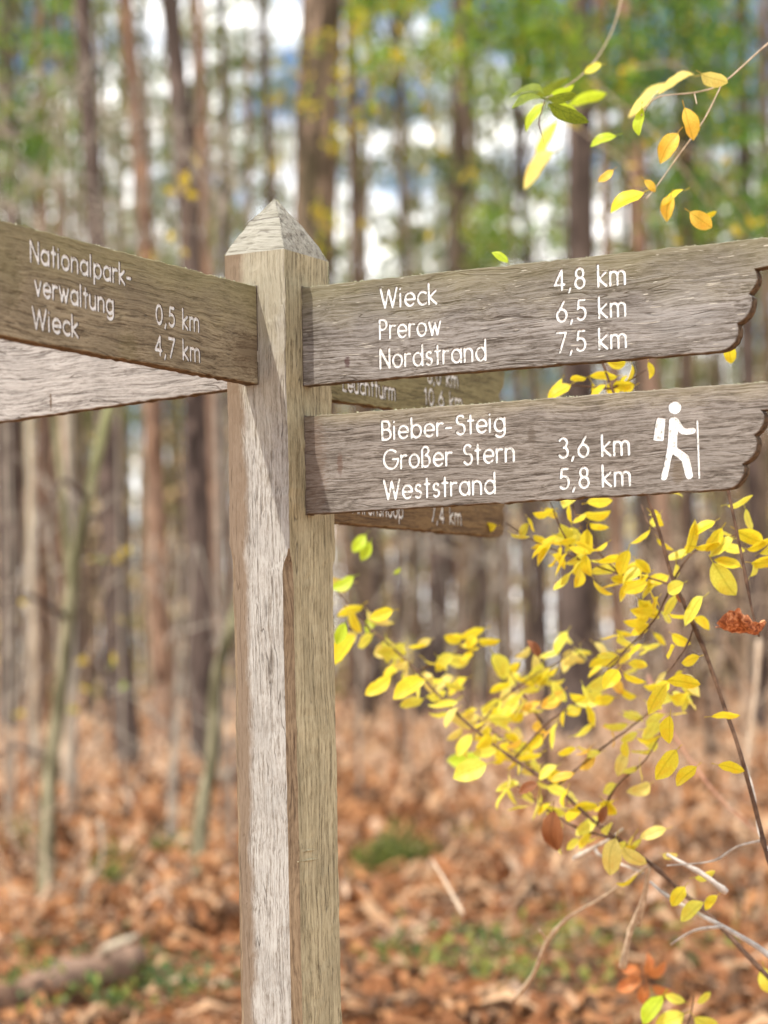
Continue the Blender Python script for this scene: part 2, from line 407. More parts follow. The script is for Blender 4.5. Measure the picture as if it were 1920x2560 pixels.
# ---- routed lettering: every glyph is a set of centre-line strokes of a round cutter
def arc(cx, cy, rx, ry, a0, a1, n=None):
    n = n or max(4, int(abs(a1 - a0) / 18))
    return [(cx + rx * math.cos(R(a0 + (a1 - a0) * i / n)), cy + ry * math.sin(R(a0 + (a1 - a0) * i / n))) for i in range(n + 1)]
X = 0.68
def bowl(cx=0.3, r=0.3, rv=0.34): return arc(cx, X / 2, r, rv, 0, 360, 20)
G = {
 'A': (0.80, [[(0, 0), (0.36, 1), (0.72, 0)], [(0.13, 0.34), (0.59, 0.34)]]),
 'B': (0.62, [[(0, 0), (0, 1), (0.25, 1)] + arc(0.25, 0.77, 0.22, 0.23, 90, -90) + [(0, 0.54)], [(0.25, 0.54)] + arc(0.27, 0.27, 0.27, 0.27, 90, -90) + [(0, 0)]]),
 'G': (0.98, [arc(0.47, 0.5, 0.47, 0.5, 48, 360, 20) + [(0.58, 0.5)]]),
 'L': (0.52, [[(0, 1), (0, 0), (0.42, 0)]]),
 'N': (0.72, [[(0, 0), (0, 1), (0.62, 0), (0.62, 1)]]),
 'P': (0.58, [[(0, 0), (0, 1), (0.22, 1)] + arc(0.22, 0.74, 0.26, 0.26, 90, -90) + [(0, 0.48)]]),
 'S': (0.60, [arc(0.26, 0.76, 0.22, 0.24, 35, 250, 12) + arc(0.26, 0.26, 0.26, 0.28, 70, -150, 12)]),
 'W': (1.08, [[(0, 1), (0.26, 0), (0.50, 0.92), (0.74, 0), (1.0, 1)]]),
 'a': (0.70, [bowl(), [(0.60, X), (0.60, 0)]]),
 'b': (0.70, [bowl(0.32), [(0.02, 1.06), (0.02, 0)]]),
 'c': (0.54, [arc(0.3, X / 2, 0.3, 0.34, 48, 312, 14)]),
 'd': (0.70, [bowl(), [(0.60, 1.06), (0.60, 0)]]),
 'e': (0.66, [[(0.02, X / 2), (0.58, X / 2)] + arc(0.3, X / 2, 0.3, 0.34, 0, 318, 16)]),
 'g': (0.70, [bowl(), [(0.60, X), (0.60, -0.10)] + arc(0.31, -0.08, 0.29, 0.22, 0, -150, 8)]),
 'h': (0.62, [[(0, 0), (0, 1.06)], [(0, 0.38)] + arc(0.25, 0.42, 0.25, 0.26, 180, 0, 9) + [(0.5, 0)]]),
 'i': (0.16, [[(0, 0), (0, X)], [(0, 0.92), (0, 0.93)]]),
 'k': (0.54, [[(0, 0), (0, 1.06)], [(0.42, X), (0.03, 0.36), (0.45, 0)]]),
 'l': (0.16, [[(0, 0), (0, 1.06)]]),
 'm': (0.94, [[(0, 0), (0, X)], [(0, 0.42)] + arc(0.205, 0.46, 0.205, 0.22, 180, 0, 8) + [(0.41, 0)], [(0.41, 0.44)] + arc(0.615, 0.46, 0.205, 0.22, 180, 0, 8) + [(0.82, 0)]]),
 'n': (0.62, [[(0, 0), (0, X)], [(0, 0.40)] + arc(0.25, 0.43, 0.25, 0.25, 180, 0, 9) + [(0.5, 0)]]),
 'o': (0.68, [bowl()]),
 'p': (0.70, [bowl(0.32), [(0.02, X), (0.02, -0.34)]]),
 'r': (0.42, [[(0, 0), (0, X)], [(0, 0.40)] + arc(0.24, 0.42, 0.24, 0.25, 170, 62, 5)]),
 's': (0.48, [arc(0.20, 0.51, 0.16, 0.17, 30, 250, 9) + arc(0.20, 0.175, 0.19, 0.175, 75, -145, 9)]),
 't': (0.40, [[(0.15, 0), (0.15, 0.96)], [(0, X), (0.32, X)]]),
 'u': (0.62, [[(0, X), (0, 0.25)] + arc(0.25, 0.25, 0.25, 0.26, 180, 360, 9), [(0.5, X), (0.5, 0)]]),
 'v': (0.58, [[(0, X), (0.24, 0), (0.48, X)]]),
 'w': (0.86, [[(0, X), (0.20, 0), (0.38, 0.62), (0.56, 0), (0.76, X)]]),
 'ß': (0.60, [[(0, 0), (0, 0.82)] + arc(0.21, 0.84, 0.21, 0.20, 180, -60, 10) + [(0.22, 0.60)] + arc(0.22, 0.30, 0.26, 0.30, 80, -110, 10)]),
 '0': (0.66, [arc(0.27, 0.5, 0.27, 0.5, 0, 360, 22)]),
 '1': (0.40, [[(0.02, 0.80), (0.20, 1), (0.20, 0)]]),
 '3': (0.60, [arc(0.24, 0.76, 0.22, 0.24, 150, -80, 11), arc(0.24, 0.27, 0.26, 0.27, 80, -150, 12)]),
 '4': (0.68, [[(0.42, 0), (0.42, 1), (0, 0.26), (0.56, 0.26)]]),
 '5': (0.60, [[(0.46, 1), (0.12, 1), (0.06, 0.56)] + arc(0.23, 0.32, 0.27, 0.32, 110, -140, 13)]),
 '6': (0.66, [[(0.42, 1), (0.10, 0.50)], arc(0.28, 0.31, 0.28, 0.31, 0, 360, 20)]),
 '7': (0.60, [[(0, 1), (0.52, 1), (0.14, 0)]]),
 '8': (0.62, [arc(0.26, 0.76, 0.21, 0.24, 0, 360, 18), arc(0.26, 0.27, 0.26, 0.27, 0, 360, 20)]),
 ',': (0.24, [[(0.08, 0.04), (0.0, -0.16)]]),
 '-': (0.50, [[(0.0, 0.38), (0.32, 0.38)]]),
 ' ': (0.42, []),
}
def layout(text, gap=0.215):
    out = []; x = 0.0; right = 0.0
    for ch in text:
        w_, st = G[ch]
        for s in st:
            out.append([(x + p[0], p[1]) for p in s])
        if st: right = max(right, max(x + p[0] for s in st for p in s))
        x += w_ - 0.08 + gap
    return out, right

def capsule(bm, p, q, r, y0, y1, nseg=7):
    """prism with rounded ends along p-q in the x/z plane; cuts from y0 to y1"""
    d = Vector((q[0] - p[0], q[1] - p[1])); a = math.atan2(d.y, d.x) if d.length > 1e-9 else 0.0
    ring = []
    for k in range(nseg + 1):
        t_ = a - math.pi / 2 + math.pi * k / nseg; ring.append((q[0] + r * math.cos(t_), q[1] + r * math.sin(t_)))
    for k in range(nseg + 1):
        t_ = a + math.pi / 2 + math.pi * k / nseg; ring.append((p[0] + r * math.cos(t_), p[1] + r * math.sin(t_)))
    prism(bm, ring, y0, y1)
def prism(bm, ring, y0, y1):
    a = [bm.verts.new((x, y0, z)) for x, z in ring]; b = [bm.verts.new((x, y1, z)) for x, z in ring]
    n = len(ring)
    bm.faces.new(a); bm.faces.new(list(reversed(b)))
    for i in range(n):
        bm.faces.new((a[(i + 1) % n], a[i], b[i], b[(i + 1) % n]))

DEPTH = 0.0014
M_paint = None
t = NT('white_groove_paint')
pn = t.noise(t.coord('Object', (170, 170, 170)), 1, 5, 0.75)
M_paint = t.out(t.ramp(pn, [(0.36, (0.26, 0.25, 0.23)), (0.46, (0.62, 0.63, 0.62)), (0.6, (0.78, 0.79, 0.80))]), 0.6, pn, 0.3, 0.001, 0.3)
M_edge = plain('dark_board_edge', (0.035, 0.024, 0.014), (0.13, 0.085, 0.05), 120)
M_groove = plain('groove_edge', (0.06, 0.045, 0.035), (0.12, 0.095, 0.075), 80)

def jitter_line(pts, rg, step=0.012, amp=0.0006, keep_first=True):
    out = []
    for i in range(len(pts) - 1):
        a, b = Vector(pts[i]), Vector(pts[i + 1]); n = max(1, int((b - a).length / step))
        d = (b - a).normalized(); nn = Vector((-d.y, d.x))
        for k in range(n):
            p = a + (b - a) * (k / n)
            out.append(tuple(p + nn * (rg.gauss(0, amp) if k else 0)))
    out.append(tuple(pts[-1])); return out

def make_board(O, u, v, outline, thick, mats, label, lines, shapes=(), amp=0.0006, seed=0):
    """O attachment point, u picture-right direction, v into the board; outline = (x,z) counter-clockwise seen from the front
    lines = [(text, (x0,z0), (x1,z1), cap height, stroke radius)] in board metres"""
    rg = random.Random(seed)
    pts = jitter_line(list(outline) + [outline[0]], rg, 0.012, amp)[:-1]
    bm = bmesh.new(); n = len(pts)
    loc = [Vector((p[0], 0, p[1])) for p in pts]
    e = 0.0012                                         # eased arris
    cx = sum(p[0] for p in pts) / n; cz = sum(p[1] for p in pts) / n
    def inset(p, k):
        i = pts.index(p); a = Vector(pts[i - 1]); b = Vector(pts[(i + 1) % n]); d = (b - a).normalized()
        return (p[0] - d.y * k, p[1] + d.x * k)
    rings = [[bm.verts.new((*inset(p, e), 0)) for p in pts], None, None, None]
    for r_ in rings: pass
    def ringv(y, k): return [bm.verts.new((inset(p, k)[0], y, inset(p, k)[1])) for p in pts]
    for vv_ in list(bm.verts): bm.verts.remove(vv_)
    R_ = [ringv(0, e), ringv(e, 0), ringv(thick - e, 0), ringv(thick, e)]
    bm.faces.new(R_[0]); bm.faces.new(list(reversed(R_[3])))
    for j in range(3):
        for i in range(n):
            i2 = (i + 1) % n
            fc = bm.faces.new((R_[j][i2], R_[j][i], R_[j + 1][i], R_[j + 1][i2]))
            dxy = (Vector(pts[i2]) - Vector(pts[i])).normalized()
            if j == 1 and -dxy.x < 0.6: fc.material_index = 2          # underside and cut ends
    bmesh.ops.recalc_face_normals(bm, faces=bm.faces)
    bmesh.ops.triangulate(bm, faces=[f for f in bm.faces if len(f.verts) > 4])
    me = bpy.data.meshes.new('sign_board'); bm.to_mesh(me); bm.free()
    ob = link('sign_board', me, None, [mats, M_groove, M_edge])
    # cutters: short round-ended prisms, sorted into passes so that none overlaps another of its pass
    caps = []; zones = []
    for (text, p0, p1, H, sr) in lines:
        strokes, W = layout(text)
        ux = (p1[0] - p0[0]) / W; uz = (p1[1] - p0[1]) / W
        for st in strokes:
            q = [(p0[0] + x * ux, p0[1] + x * uz + z * H) for x, z in st]
            for i in range(len(q) - 1): caps.append((q[i], q[i + 1], sr))
        zones.append((text, p0, p1, H))
    boxes = [(min(p[0], q[0]) - r - 1e-4, max(p[0], q[0]) + r + 1e-4, min(p[1], q[1]) - r - 1e-4, max(p[1], q[1]) + r + 1e-4) for p, q, r in caps]
    colour = []
    for i, bx_ in enumerate(boxes):
        used = {colour[j] for j in range(i) if boxes[j][0] < bx_[1] and boxes[j][1] > bx_[0] and boxes[j][2] < bx_[3] and boxes[j][3] > bx_[2]}
        k = 0
        while k in used: k += 1
        colour.append(k)
    if lines or shapes:
        npass = max(colour) + 1
        for k in range(npass):
            cb = bmesh.new()
            dd = DEPTH + k * 4e-6
            for (p, q, r), cc in zip(caps, colour):
                if cc == k: capsule(cb, p, q, r, -0.004, dd)
            if k == 0:
                for ring in shapes: prism(cb, ring, -0.004, dd)
            bmesh.ops.recalc_face_normals(cb, faces=cb.faces)
            bmesh.ops.triangulate(cb, faces=[f for f in cb.faces if len(f.verts) > 4])
            cm = bpy.data.meshes.new('cutter'); cb.to_mesh(cm); cb.free(); co = bpy.data.objects.new('cutter', cm); col.objects.link(co)
            cm.materials.append(mats); cm.materials.append(M_groove)
            cm.polygons.foreach_set('material_index', [1] * len(cm.polygons))
            md = ob.modifiers.new('b', 'BOOLEAN'); md.operation = 'DIFFERENCE'; md.object = co; md.solver = 'MANIFOLD'
            dg = bpy.context.evaluated_depsgraph_get(); dg.update()
            nm = bpy.data.meshes.new_from_object(ob.evaluated_get(dg)); ob.modifiers.clear()
            old = ob.data; ob.data = nm; bpy.data.meshes.remove(old)
            bpy.data.objects.remove(co); bpy.data.meshes.remove(cm)
        nm.name = 'sign_board'
        # the painted floor of each groove becomes its own part
        b2 = bmesh.new(); b2.from_mesh(nm)
        sets = [[] for _ in zones] + [[]]
        for f in b2.faces:
            c = f.calc_center_median()
            if abs(c.y - DEPTH) < 2e-4 and abs(f.normal.y) > 0.9:
                best = None
                for k, (text, p0, p1, H) in enumerate(zones):
                    if p0[0] - 0.5 * H < c.x < p1[0] + 0.5 * H:
                        zb = p0[1] + (p1[1] - p0[1]) * (c.x - p0[0]) / (p1[0] - p0[0])
                        if zb - 0.42 * H < c.z < zb + 1.25 * H:
                            d = abs(c.z - zb - 0.4 * H)
                            if best is None or d < best[0]: best = (d, k)
                sets[best[1] if best else -1].append(f)
        outm = []
        for k, fs in enumerate(sets):
            if not fs: continue
            vs = {}; VV = []; FF = []
            for f in fs:
                q = []
                for vtx in f.verts:
                    if vtx.index not in vs: vs[vtx.index] = len(VV); VV.append(tuple(vtx.co))
                    q.append(vs[vtx.index])
                FF.append(q)
            outm.append(('text_line' if k < len(zones) else 'hiker_symbol', VV, FF, zones[k][0] if k < len(zones) else None))
        bmesh.ops.delete(b2, geom=[f for s_ in sets for f in s_], context='FACES')
        b2.to_mesh(nm); b2.free()
        for nme, VV, FF, tx in outm:
            lo = link(nme, mesh(nme, VV, FF, False), ob, [M_paint])
            lo['label'] = ('white routed lettering reading ' + tx) if tx else 'white routed symbol of a walker with pack and stick'
    ob.parent = sign
    ob.matrix_basis = MSI @ frame_matrix(O, u, v)
    ob['label'] = label
    return ob

class BF:                                              # a board's own frame, to read photo points into board metres
    def __init__(s, O, u, v): s.O = O; s.u = u; s.v = v; s.n = -v
    def __call__(s, x, y):
        P = on_plane(x, y, s.O, s.n) - s.O
        return (P.dot(s.u), P.z)
BT = 0.024
# the two big boards on the right
ORIG = POST0 + B * 0.055
fUR = BF(ORIG, A, B)
def zoom(ox, oy, s): return lambda x, y: (ox + x * s, oy + y * s)
z2 = zoom(740, 560, .3617); z3 = zoom(1320, 560, .3617); z4 = zoom(740, 900, .3617); z5 = zoom(1320, 900, .3617)
def end_profile(f, pts): return [f(*p) for p in pts]
def text(f, s, a, b, H, sr=0.0022): 
    return (s, f(*a), f(*b), H, sr)
def clampout(o): return o
endU = [(1659, 292), (1565, 312), (1580, 345), (1585, 380), (1576, 412), (1560, 440), (1525, 485), (1545, 503), (1549, 530), (1545, 560), (1533, 603), (1510, 640), (1480, 668), (1445, 690), (1452, 720), (1450, 768), (1432, 812), (1400, 848), (1360, 870), (1310, 882)]
eu = end_profile(fUR, [z3(*p) for p in endU])[::-1]
ztop = fUR(1200, 668)[1]; zt2 = fUR(1900, 589)[1]
zb1 = fUR(775, 962)[1]; xe = eu[-1][0]
def board_outline(f, e, top_a, top_b, bot_a):
    x_in = -0.05
    tL = f(*top_a); tR = f(*top_b); bL = f(*bot_a)
    sl = (tR[1] - tL[1]) / (tR[0] - tL[0]); sb = (e[0][1] - bL[1]) / (e[0][0] - bL[0])
    xr = e[-1][0] + 0.03
    tip = [(xr + 0.012, e[-1][1] + 0.012), (xr + 0.02, e[-1][1] + 0.03), (xr + 0.012, tL[1] + sl * (xr - tL[0]) - 0.004)]
    return [(x_in, bL[1] + sb * (x_in - bL[0]))] + e + tip + [(x_in, tL[1] + sl * (x_in - tL[0]))]
oUR = board_outline(fUR, eu, (760, 717), (1920, 587), (765, 963))
wUR = wood('oak_board_upper', 'x', (0.26, 0.242, 0.228), (0.155, 0.136, 0.12), (0.055, 0.043, 0.034), top=(0.17, 0.15, 0.085),
           topz=(oUR[-1][1] - 0.085, oUR[-1][1] + 0.0), seed=5, gs=1.45, flecks=0.45, crack=0.6, blotch=0.45,
           stain_shade=[(fUR(868, 905)[0], fUR(868, 905)[1], 0.006, 0.012, 0.8, (0.06, 0.03, 0.03)),
                  (fUR(1700, 780)[0], fUR(1700, 780)[1], 0.07, 0.045, 0.12, (0.40, 0.40, 0.40))])
H1 = 0.0298
b = make_board(ORIG, A, B, oUR, BT, wUR, 'upper right board with scalloped end, naming Wieck, Prerow and Nordstrand', [
    text(fUR, 'Wieck', z2(585, 578), z2(968, 548), H1), text(fUR, 'Prerow', z2(578, 792), z2(996, 760), H1),
    text(fUR, 'Nordstrand', z2(582, 996), z2(1308, 938), H1),
    text(fUR, '4,8 km', z3(183, 457), z3(668, 412), H1), text(fUR, '6,5 km', z3(200, 675), z3(670, 631), H1),
    text(fUR, '7,5 km', z3(202, 887), z3(675, 848), H1)], seed=1)
endL = [(1659, 343), (1605, 347), (1622, 362), (1632, 385), (1633, 410), (1623, 445), (1600, 488), (1560, 520), (1578, 545), (1582, 575), (1572, 630), (1550, 668), (1522, 695), (1480, 720), (1495, 745), (1494, 780), (1470, 830), (1445, 860), (1415, 882), (1380, 892)]
el = end_profile(fUR, [z5(*p) for p in endL])[::-1]
oLR = board_outline(fUR, el, (768, 1040), (1920, 947), (775, 1285))
wLR = wood('oak_board_lower', 'x', (0.25, 0.225, 0.205), (0.15, 0.128, 0.11), (0.05, 0.038, 0.03), top=(0.26, 0.225, 0.14),
           topz=(oLR[-1][1] - 0.03, oLR[-1][1] + 0.015), seed=6, gs=1.45, crack=0.5, blotch=0.35, flecks=0.15,
           stain_shade=[(fUR(850, 1160)[0], fUR(850, 1160)[1], 0.006, 0.02, 0.7, (0.10, 0.06, 0.045)),
                  (fUR(780, 1170)[0], fUR(780, 1170)[1], 0.03, 0.12, 0.35, (0.15, 0.09, 0.06)),  # brown shade painted at the post end, standing for its cast shadow
                  (fUR(1330, 1090)[0], fUR(1330, 1090)[1], 0.008, 0.02, 0.6, (0.09, 0.07, 0.055)),
                  (fUR(1695, 1180)[0], fUR(1695, 1180)[1], 0.012, 0.02, 0.6, (0.12, 0.09, 0.06))])
def px_poly(f, pts, z): return [f(*z(*p)) for p in pts]
def disc(f, c, r, z, n=22): return [f(*z(c[0] + r * math.cos(-2 * math.pi * k / n), c[1] + r * math.sin(-2 * math.pi * k / n))) for k in range(n)]
body = [(1010, 386), (990, 388), (974, 402), (970, 430), (966, 520), (960, 600), (950, 655), (932, 740), (914, 800), (914, 818), (924, 830), (942, 832), (956, 826), (964, 808),
        (978, 740), (990, 680), (1000, 650), (1030, 672), (1060, 697), (1068, 735), (1084, 795), (1092, 814), (1106, 824), (1124, 822), (1136, 810), (1139, 795),
        (1128, 730), (1112, 668), (1104, 655), (1070, 628), (1030, 603), (1031, 540), (1036, 490), (1048, 505), (1068, 515), (1100, 516), (1140, 511), (1156, 500), (1160, 485), (1154, 470), (1140, 464),
        (1085, 468), (1072, 462), (1048, 422), (1030, 396)]
pack = [(897, 393), (888, 399), (880, 425), (864, 535), (862, 550), (870, 556), (930, 560), (937, 553), (942, 500), (950, 408), (944, 400)]
stick = [(1160, 410), (1174, 820), (1190, 820), (1176, 410)]
hk = [px_poly(fUR, q, z5) for q in (body, pack, stick)] + [disc(fUR, (1013, 327), 46, z5)]
b = make_board(ORIG, A, B, oLR, BT, wLR, 'lower right board with a white walker symbol, naming Bieber-Steig and Weststrand', [
    text(fUR, 'Bieber-Steig', z4(595, 549), z4(1440, 487), H1 * 0.97, 0.0023), text(fUR, 'Großer Stern', z4(606, 752), z4(1504, 697), H1, 0.0023),
    text(fUR, 'Weststrand', z4(608, 962), z4(1372, 918), H1, 0.0023),
    text(fUR, '3,6 km', z5(214, 676), z5(696, 650), H1, 0.0023), text(fUR, '5,8 km', z5(220, 889), z5(702, 862), H1, 0.0023)],
    shapes=hk, seed=2)

# the near left board, pointing back past the viewer (its face is in shade)
OL = POST0 - A * 0.0515
fL = BF(OL, B, -A)          # picture-right is B; into the board is -A
z1 = zoom(0, 480, .5184)
def rect_outline(f, tl, tr, br, bl, ext_l=0.0, ext_r=0.0):
    a, b_, c, d = f(*tl), f(*tr), f(*br), f(*bl)
    st = (b_[1] - a[1]) / (b_[0] - a[0]); sb = (c[1] - d[1]) / (c[0] - d[0])
    xl = min(a[0], d[0]) - ext_l; xr = max(b_[0], c[0]) + ext_r
    return [(xl, d[1] + sb * (xl - d[0])), (xr, d[1] + sb * (xr - d[0])), (xr, a[1] + st * (xr - a[0])), (xl, a[1] + st * (xl - a[0]))]
oL = rect_outline(fL, (0, 550), (640, 716), (645, 960), (0, 838), 0.12, 0.05)
# the pointed scalloped far tip, out of the picture
xl, zl = oL[0]; xt, zt = oL[3]; hh = zt - zl
oL = [oL[0], oL[1], oL[2], oL[3], (xt - 0.03, zt - 0.03), (xt - 0.022, zt - 0.06), (xl + 0.0 - 0.01, zl + 0.05), (xl - 0.012, zl + 0.02)]
wL = wood('oak_board_left', 'x', (0.31, 0.262, 0.175), (0.20, 0.162, 0.105), (0.075, 0.052, 0.03), top=(0.20, 0.18, 0.085),
          topz=(zt - 0.09, zt + 0.02), seed=7, gs=1.4, crack=0.5, blotch=0.5,
          stain_shade=[(-0.02, fL(600, 880)[1], 0.07, 0.04, 0.45, (0.09, 0.055, 0.03)), (fL(320, 870)[0], fL(320, 870)[1], 0.03, 0.03, 0.4, (0.13, 0.11, 0.05)),
                 (fL(25, 700)[0], fL(25, 700)[1], 0.03, 0.05, 0.4, (0.10, 0.085, 0.04))])
b = make_board(OL, B, -A, oL, BT, wL, 'left board in shade, naming Nationalparkverwaltung and Wieck', [
    text(fL, 'Nationalpark-', z1(150, 332), z1(632, 452), 0.0275, 0.0027), text(fL, 'verwaltung', z1(172, 494), z1(548, 588), 0.0275, 0.0027),
    text(fL, 'Wieck', z1(160, 652), z1(378, 700), 0.0275, 0.0027),
    text(fL, '0,5 km', z1(756, 632), z1(960, 672), 0.0275, 0.0027), text(fL, '4,7 km', z1(752, 782), z1(964, 818), 0.0275, 0.0027)], seed=3)

# the two boards behind on the right, also in shade
OB = POST0 + B * S2 - A * 0.03
fB = BF(OB, B, -A)
def back_board(tl, tr, br, bl, lines, label, mat, seed):
    o = rect_outline(fB, tl, tr, br, bl, 0.05, 0.0)
    (x0, z0), (x1, z1_), (x2, z2_), (x3, z3_) = o
    h = z2_ - z1_
    o = [(x0, z0), (x1 - 0.05, z1_), (x1 - 0.03, z1_ + 0.006), (x1 - 0.022, z1_ + 0.3 * h), (x1 - 0.03, z1_ + 0.36 * h), (x1 - 0.006, z1_ + 0.5 * h), (x1 - 0.002, z1_ + 0.68 * h), (x1 - 0.008, z1_ + 0.72 * h), (x1, z1_ + 0.78 * h), (x2, z2_), (x3, z3_)]
    return make_board(OB, B, -A, o, BT, mat, label, lines, seed=seed, amp=0.0009)
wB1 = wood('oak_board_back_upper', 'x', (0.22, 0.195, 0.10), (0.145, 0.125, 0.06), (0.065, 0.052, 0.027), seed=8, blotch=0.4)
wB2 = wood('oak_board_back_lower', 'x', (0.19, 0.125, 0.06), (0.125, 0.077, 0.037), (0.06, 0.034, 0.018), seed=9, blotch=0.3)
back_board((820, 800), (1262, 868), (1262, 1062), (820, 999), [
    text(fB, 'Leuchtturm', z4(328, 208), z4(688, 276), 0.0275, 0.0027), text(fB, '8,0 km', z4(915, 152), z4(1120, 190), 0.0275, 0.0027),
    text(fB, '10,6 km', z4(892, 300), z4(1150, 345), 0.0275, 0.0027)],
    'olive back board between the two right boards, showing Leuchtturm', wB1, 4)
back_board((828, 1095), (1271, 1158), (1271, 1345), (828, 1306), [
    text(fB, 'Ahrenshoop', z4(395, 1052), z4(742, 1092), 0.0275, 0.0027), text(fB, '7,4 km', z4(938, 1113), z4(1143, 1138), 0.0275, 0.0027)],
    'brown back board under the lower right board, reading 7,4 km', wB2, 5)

# the pale board behind on the left, blank side to the viewer
OP = POST0 - A * S1 + B * 0.055
fP = BF(OP, A, B)
oP = rect_outline(fP, (0, 800), (557, 735), (557, 975), (0, 1054), 0.15, 0.05)
wP = wood('oak_board_pale', 'x', (0.40, 0.375, 0.355), (0.29, 0.268, 0.25), (0.12, 0.10, 0.09), seed=10, gs=1.4, crack=0.6, blotch=0.4,
          stain_shade=[(fP(127, 1005)[0], fP(127, 1005)[1], 0.003, 0.018, 0.8, (0.09, 0.055, 0.03))])
b = make_board(OP, A, B, oP, BT, wP, 'pale silvery blank board behind on the left, under the near left board', [], seed=6)

# algae and lichen crumbs on the upper edges
def crumbs(parent, edge, n, seed, y0, y1, mat, r0=0.0008, r1=0.0024):
    rg = random.Random(seed); VV = []; FF = []
    for _ in range(n):
        k = rg.random() ** 1.0; i = min(int(k * (len(edge) - 1)), len(edge) - 2); f = k * (len(edge) - 1) - i
        a, b = Vector(edge[i]), Vector(edge[i + 1]); p = a + (b - a) * f
        c = Vector((p.x, rg.uniform(y0, y1), p.y)) if len(p) == 2 else p
        r = rg.uniform(r0, r1); k0 = len(VV)
        for q in ((1, 0, 0), (-.5, .8, 0), (-.5, -.8, 0), (0, 0, 1.1), (0, 0, -1)):
            VV.append(c + Vector(q) * r * rg.uniform(.6, 1.3))
        FF += [(k0, k0 + 1, k0 + 3), (k0 + 1, k0 + 2, k0 + 3), (k0 + 2, k0, k0 + 3), (k0 + 1, k0, k0 + 4), (k0 + 2, k0 + 1, k0 + 4), (k0, k0 + 2, k0 + 4)]
    o = link('lichen', mesh('lichen', VV, FF, False), parent, [mat]); o['kind'] = 'stuff'
    return o
M_lichen = plain('lichen', (0.12, 0.11, 0.05), (0.42, 0.42, 0.30), 300)
bo = [o for o in sign.children if o.name.startswith('sign_board')]
for o_, edge, n in ((bo[0], (oUR[-1], oUR[-2]), 420), (bo[1], (oLR[-1], oLR[-2]), 300), (bo[2], (oL[2], oL[3]), 420)):
    crumbs(o_, edge, n, 3, 0.001, BT - 0.002, M_lichen)
cz = [Vector((-S1 * .5, S2 * .5, ZA - .001)), Vector((0, S2, ZS)) , Vector((0.0, S2, ZS - 0.08))]
crumbs(post, [cz[0], cz[1], cz[2]], 130, 5, 0, 0, M_lichen, .001, .0028)
crumbs(post, [cz[0], Vector((-S1, 0, ZS))], 60, 6, 0, 0, M_lichen, .0006, .002)

# ------------------------------------------------------------------ forest
BK = {
 'mauve': bark('bark_mauve', (0.022, 0.014, 0.010), (0.085, 0.055, 0.040), (0.24, 0.165, 0.12), 1, (0.10, 0.08, 0.05)),
 'red': bark('bark_red', (0.04, 0.022, 0.015), (0.15, 0.085, 0.055), (0.38, 0.24, 0.16), 2, (0.20, 0.135, 0.10)),
 'dark': bark('bark_dark', (0.02, 0.014, 0.012), (0.065, 0.045, 0.038), (0.17, 0.125, 0.105), 3, (0.08, 0.06, 0.05)),
 'pale': bark('bark_pale', (0.16, 0.12, 0.085), (0.33, 0.26, 0.19), (0.56, 0.46, 0.35), 4, (0.42, 0.40, 0.30)),
 'rough': bark('bark_rough', (0.018, 0.012, 0.009), (0.06, 0.04, 0.03), (0.30, 0.21, 0.155), 6, (0.07, 0.06, 0.03), 1.1),
 'green': bark('bark_green', (0.04, 0.034, 0.018), (0.12, 0.108, 0.062), (0.32, 0.29, 0.19), 5, (0.20, 0.22, 0.10)),
}
M_needle = [leafmat('needles_dark', (0.045, 0.075, 0.02), 0.3, 0.35, 0.6, 1.5), leafmat('needles_mid', (0.13, 0.17, 0.035), 0.3, 0.35, 0.6, 1.5),
            leafmat('needles_pale', (0.33, 0.33, 0.10), 0.25, 0.35, 0.6, 1.5)]
M_green = [leafmat('beech_green', (0.09, 0.22, 0.02), 0.3, 0.5, 0.5, 2), leafmat('beech_lime', (0.27, 0.40, 0.03), 0.25, 0.5, 0.5, 2),
           leafmat('beech_deep', (0.04, 0.10, 0.025), 0.3, 0.4, 0.5, 2), leafmat('beech_yellow', (0.55, 0.42, 0.03), 0.25, 0.5, 0.5, 2)]
npr = np.random.RandomState(4)
def cards(centres, spread, n_per, size, weights, flat=0.6, rs=npr):
    """leaf-sized triangle pairs spread round clump centres; returns V, T, material index"""
    C = np.repeat(np.asarray(centres, dtype=float), n_per, axis=0); n = len(C)
    C = C + rs.normal(0, 1, (n, 3)) * np.array([spread, spread, spread * flat])
    a = rs.normal(0, 1, (n, 3)); a /= np.linalg.norm(a, axis=1)[:, None]
    b = np.cross(a, rs.normal(0, 1, (n, 3))); b /= np.linalg.norm(b, axis=1)[:, None]
    s = size * rs.uniform(0.6, 1.4, (n, 1))
    V = np.stack([C - a * s, C - b * s * 0.45, C + a * s, C + b * s * 0.45], 1).reshape(-1, 3)
    k = np.arange(n)[:, None] * 4
    T = np.concatenate([k + [0, 1, 2], k + [0, 2, 3]], 1).reshape(-1, 3)
    mi = np.repeat(rs.choice(len(weights), n, p=np.array(weights) / sum(weights)), 2)
    return V, T, mi
def add_mats(me, ms):
    for k in ms: me.materials.append(k)
    return me

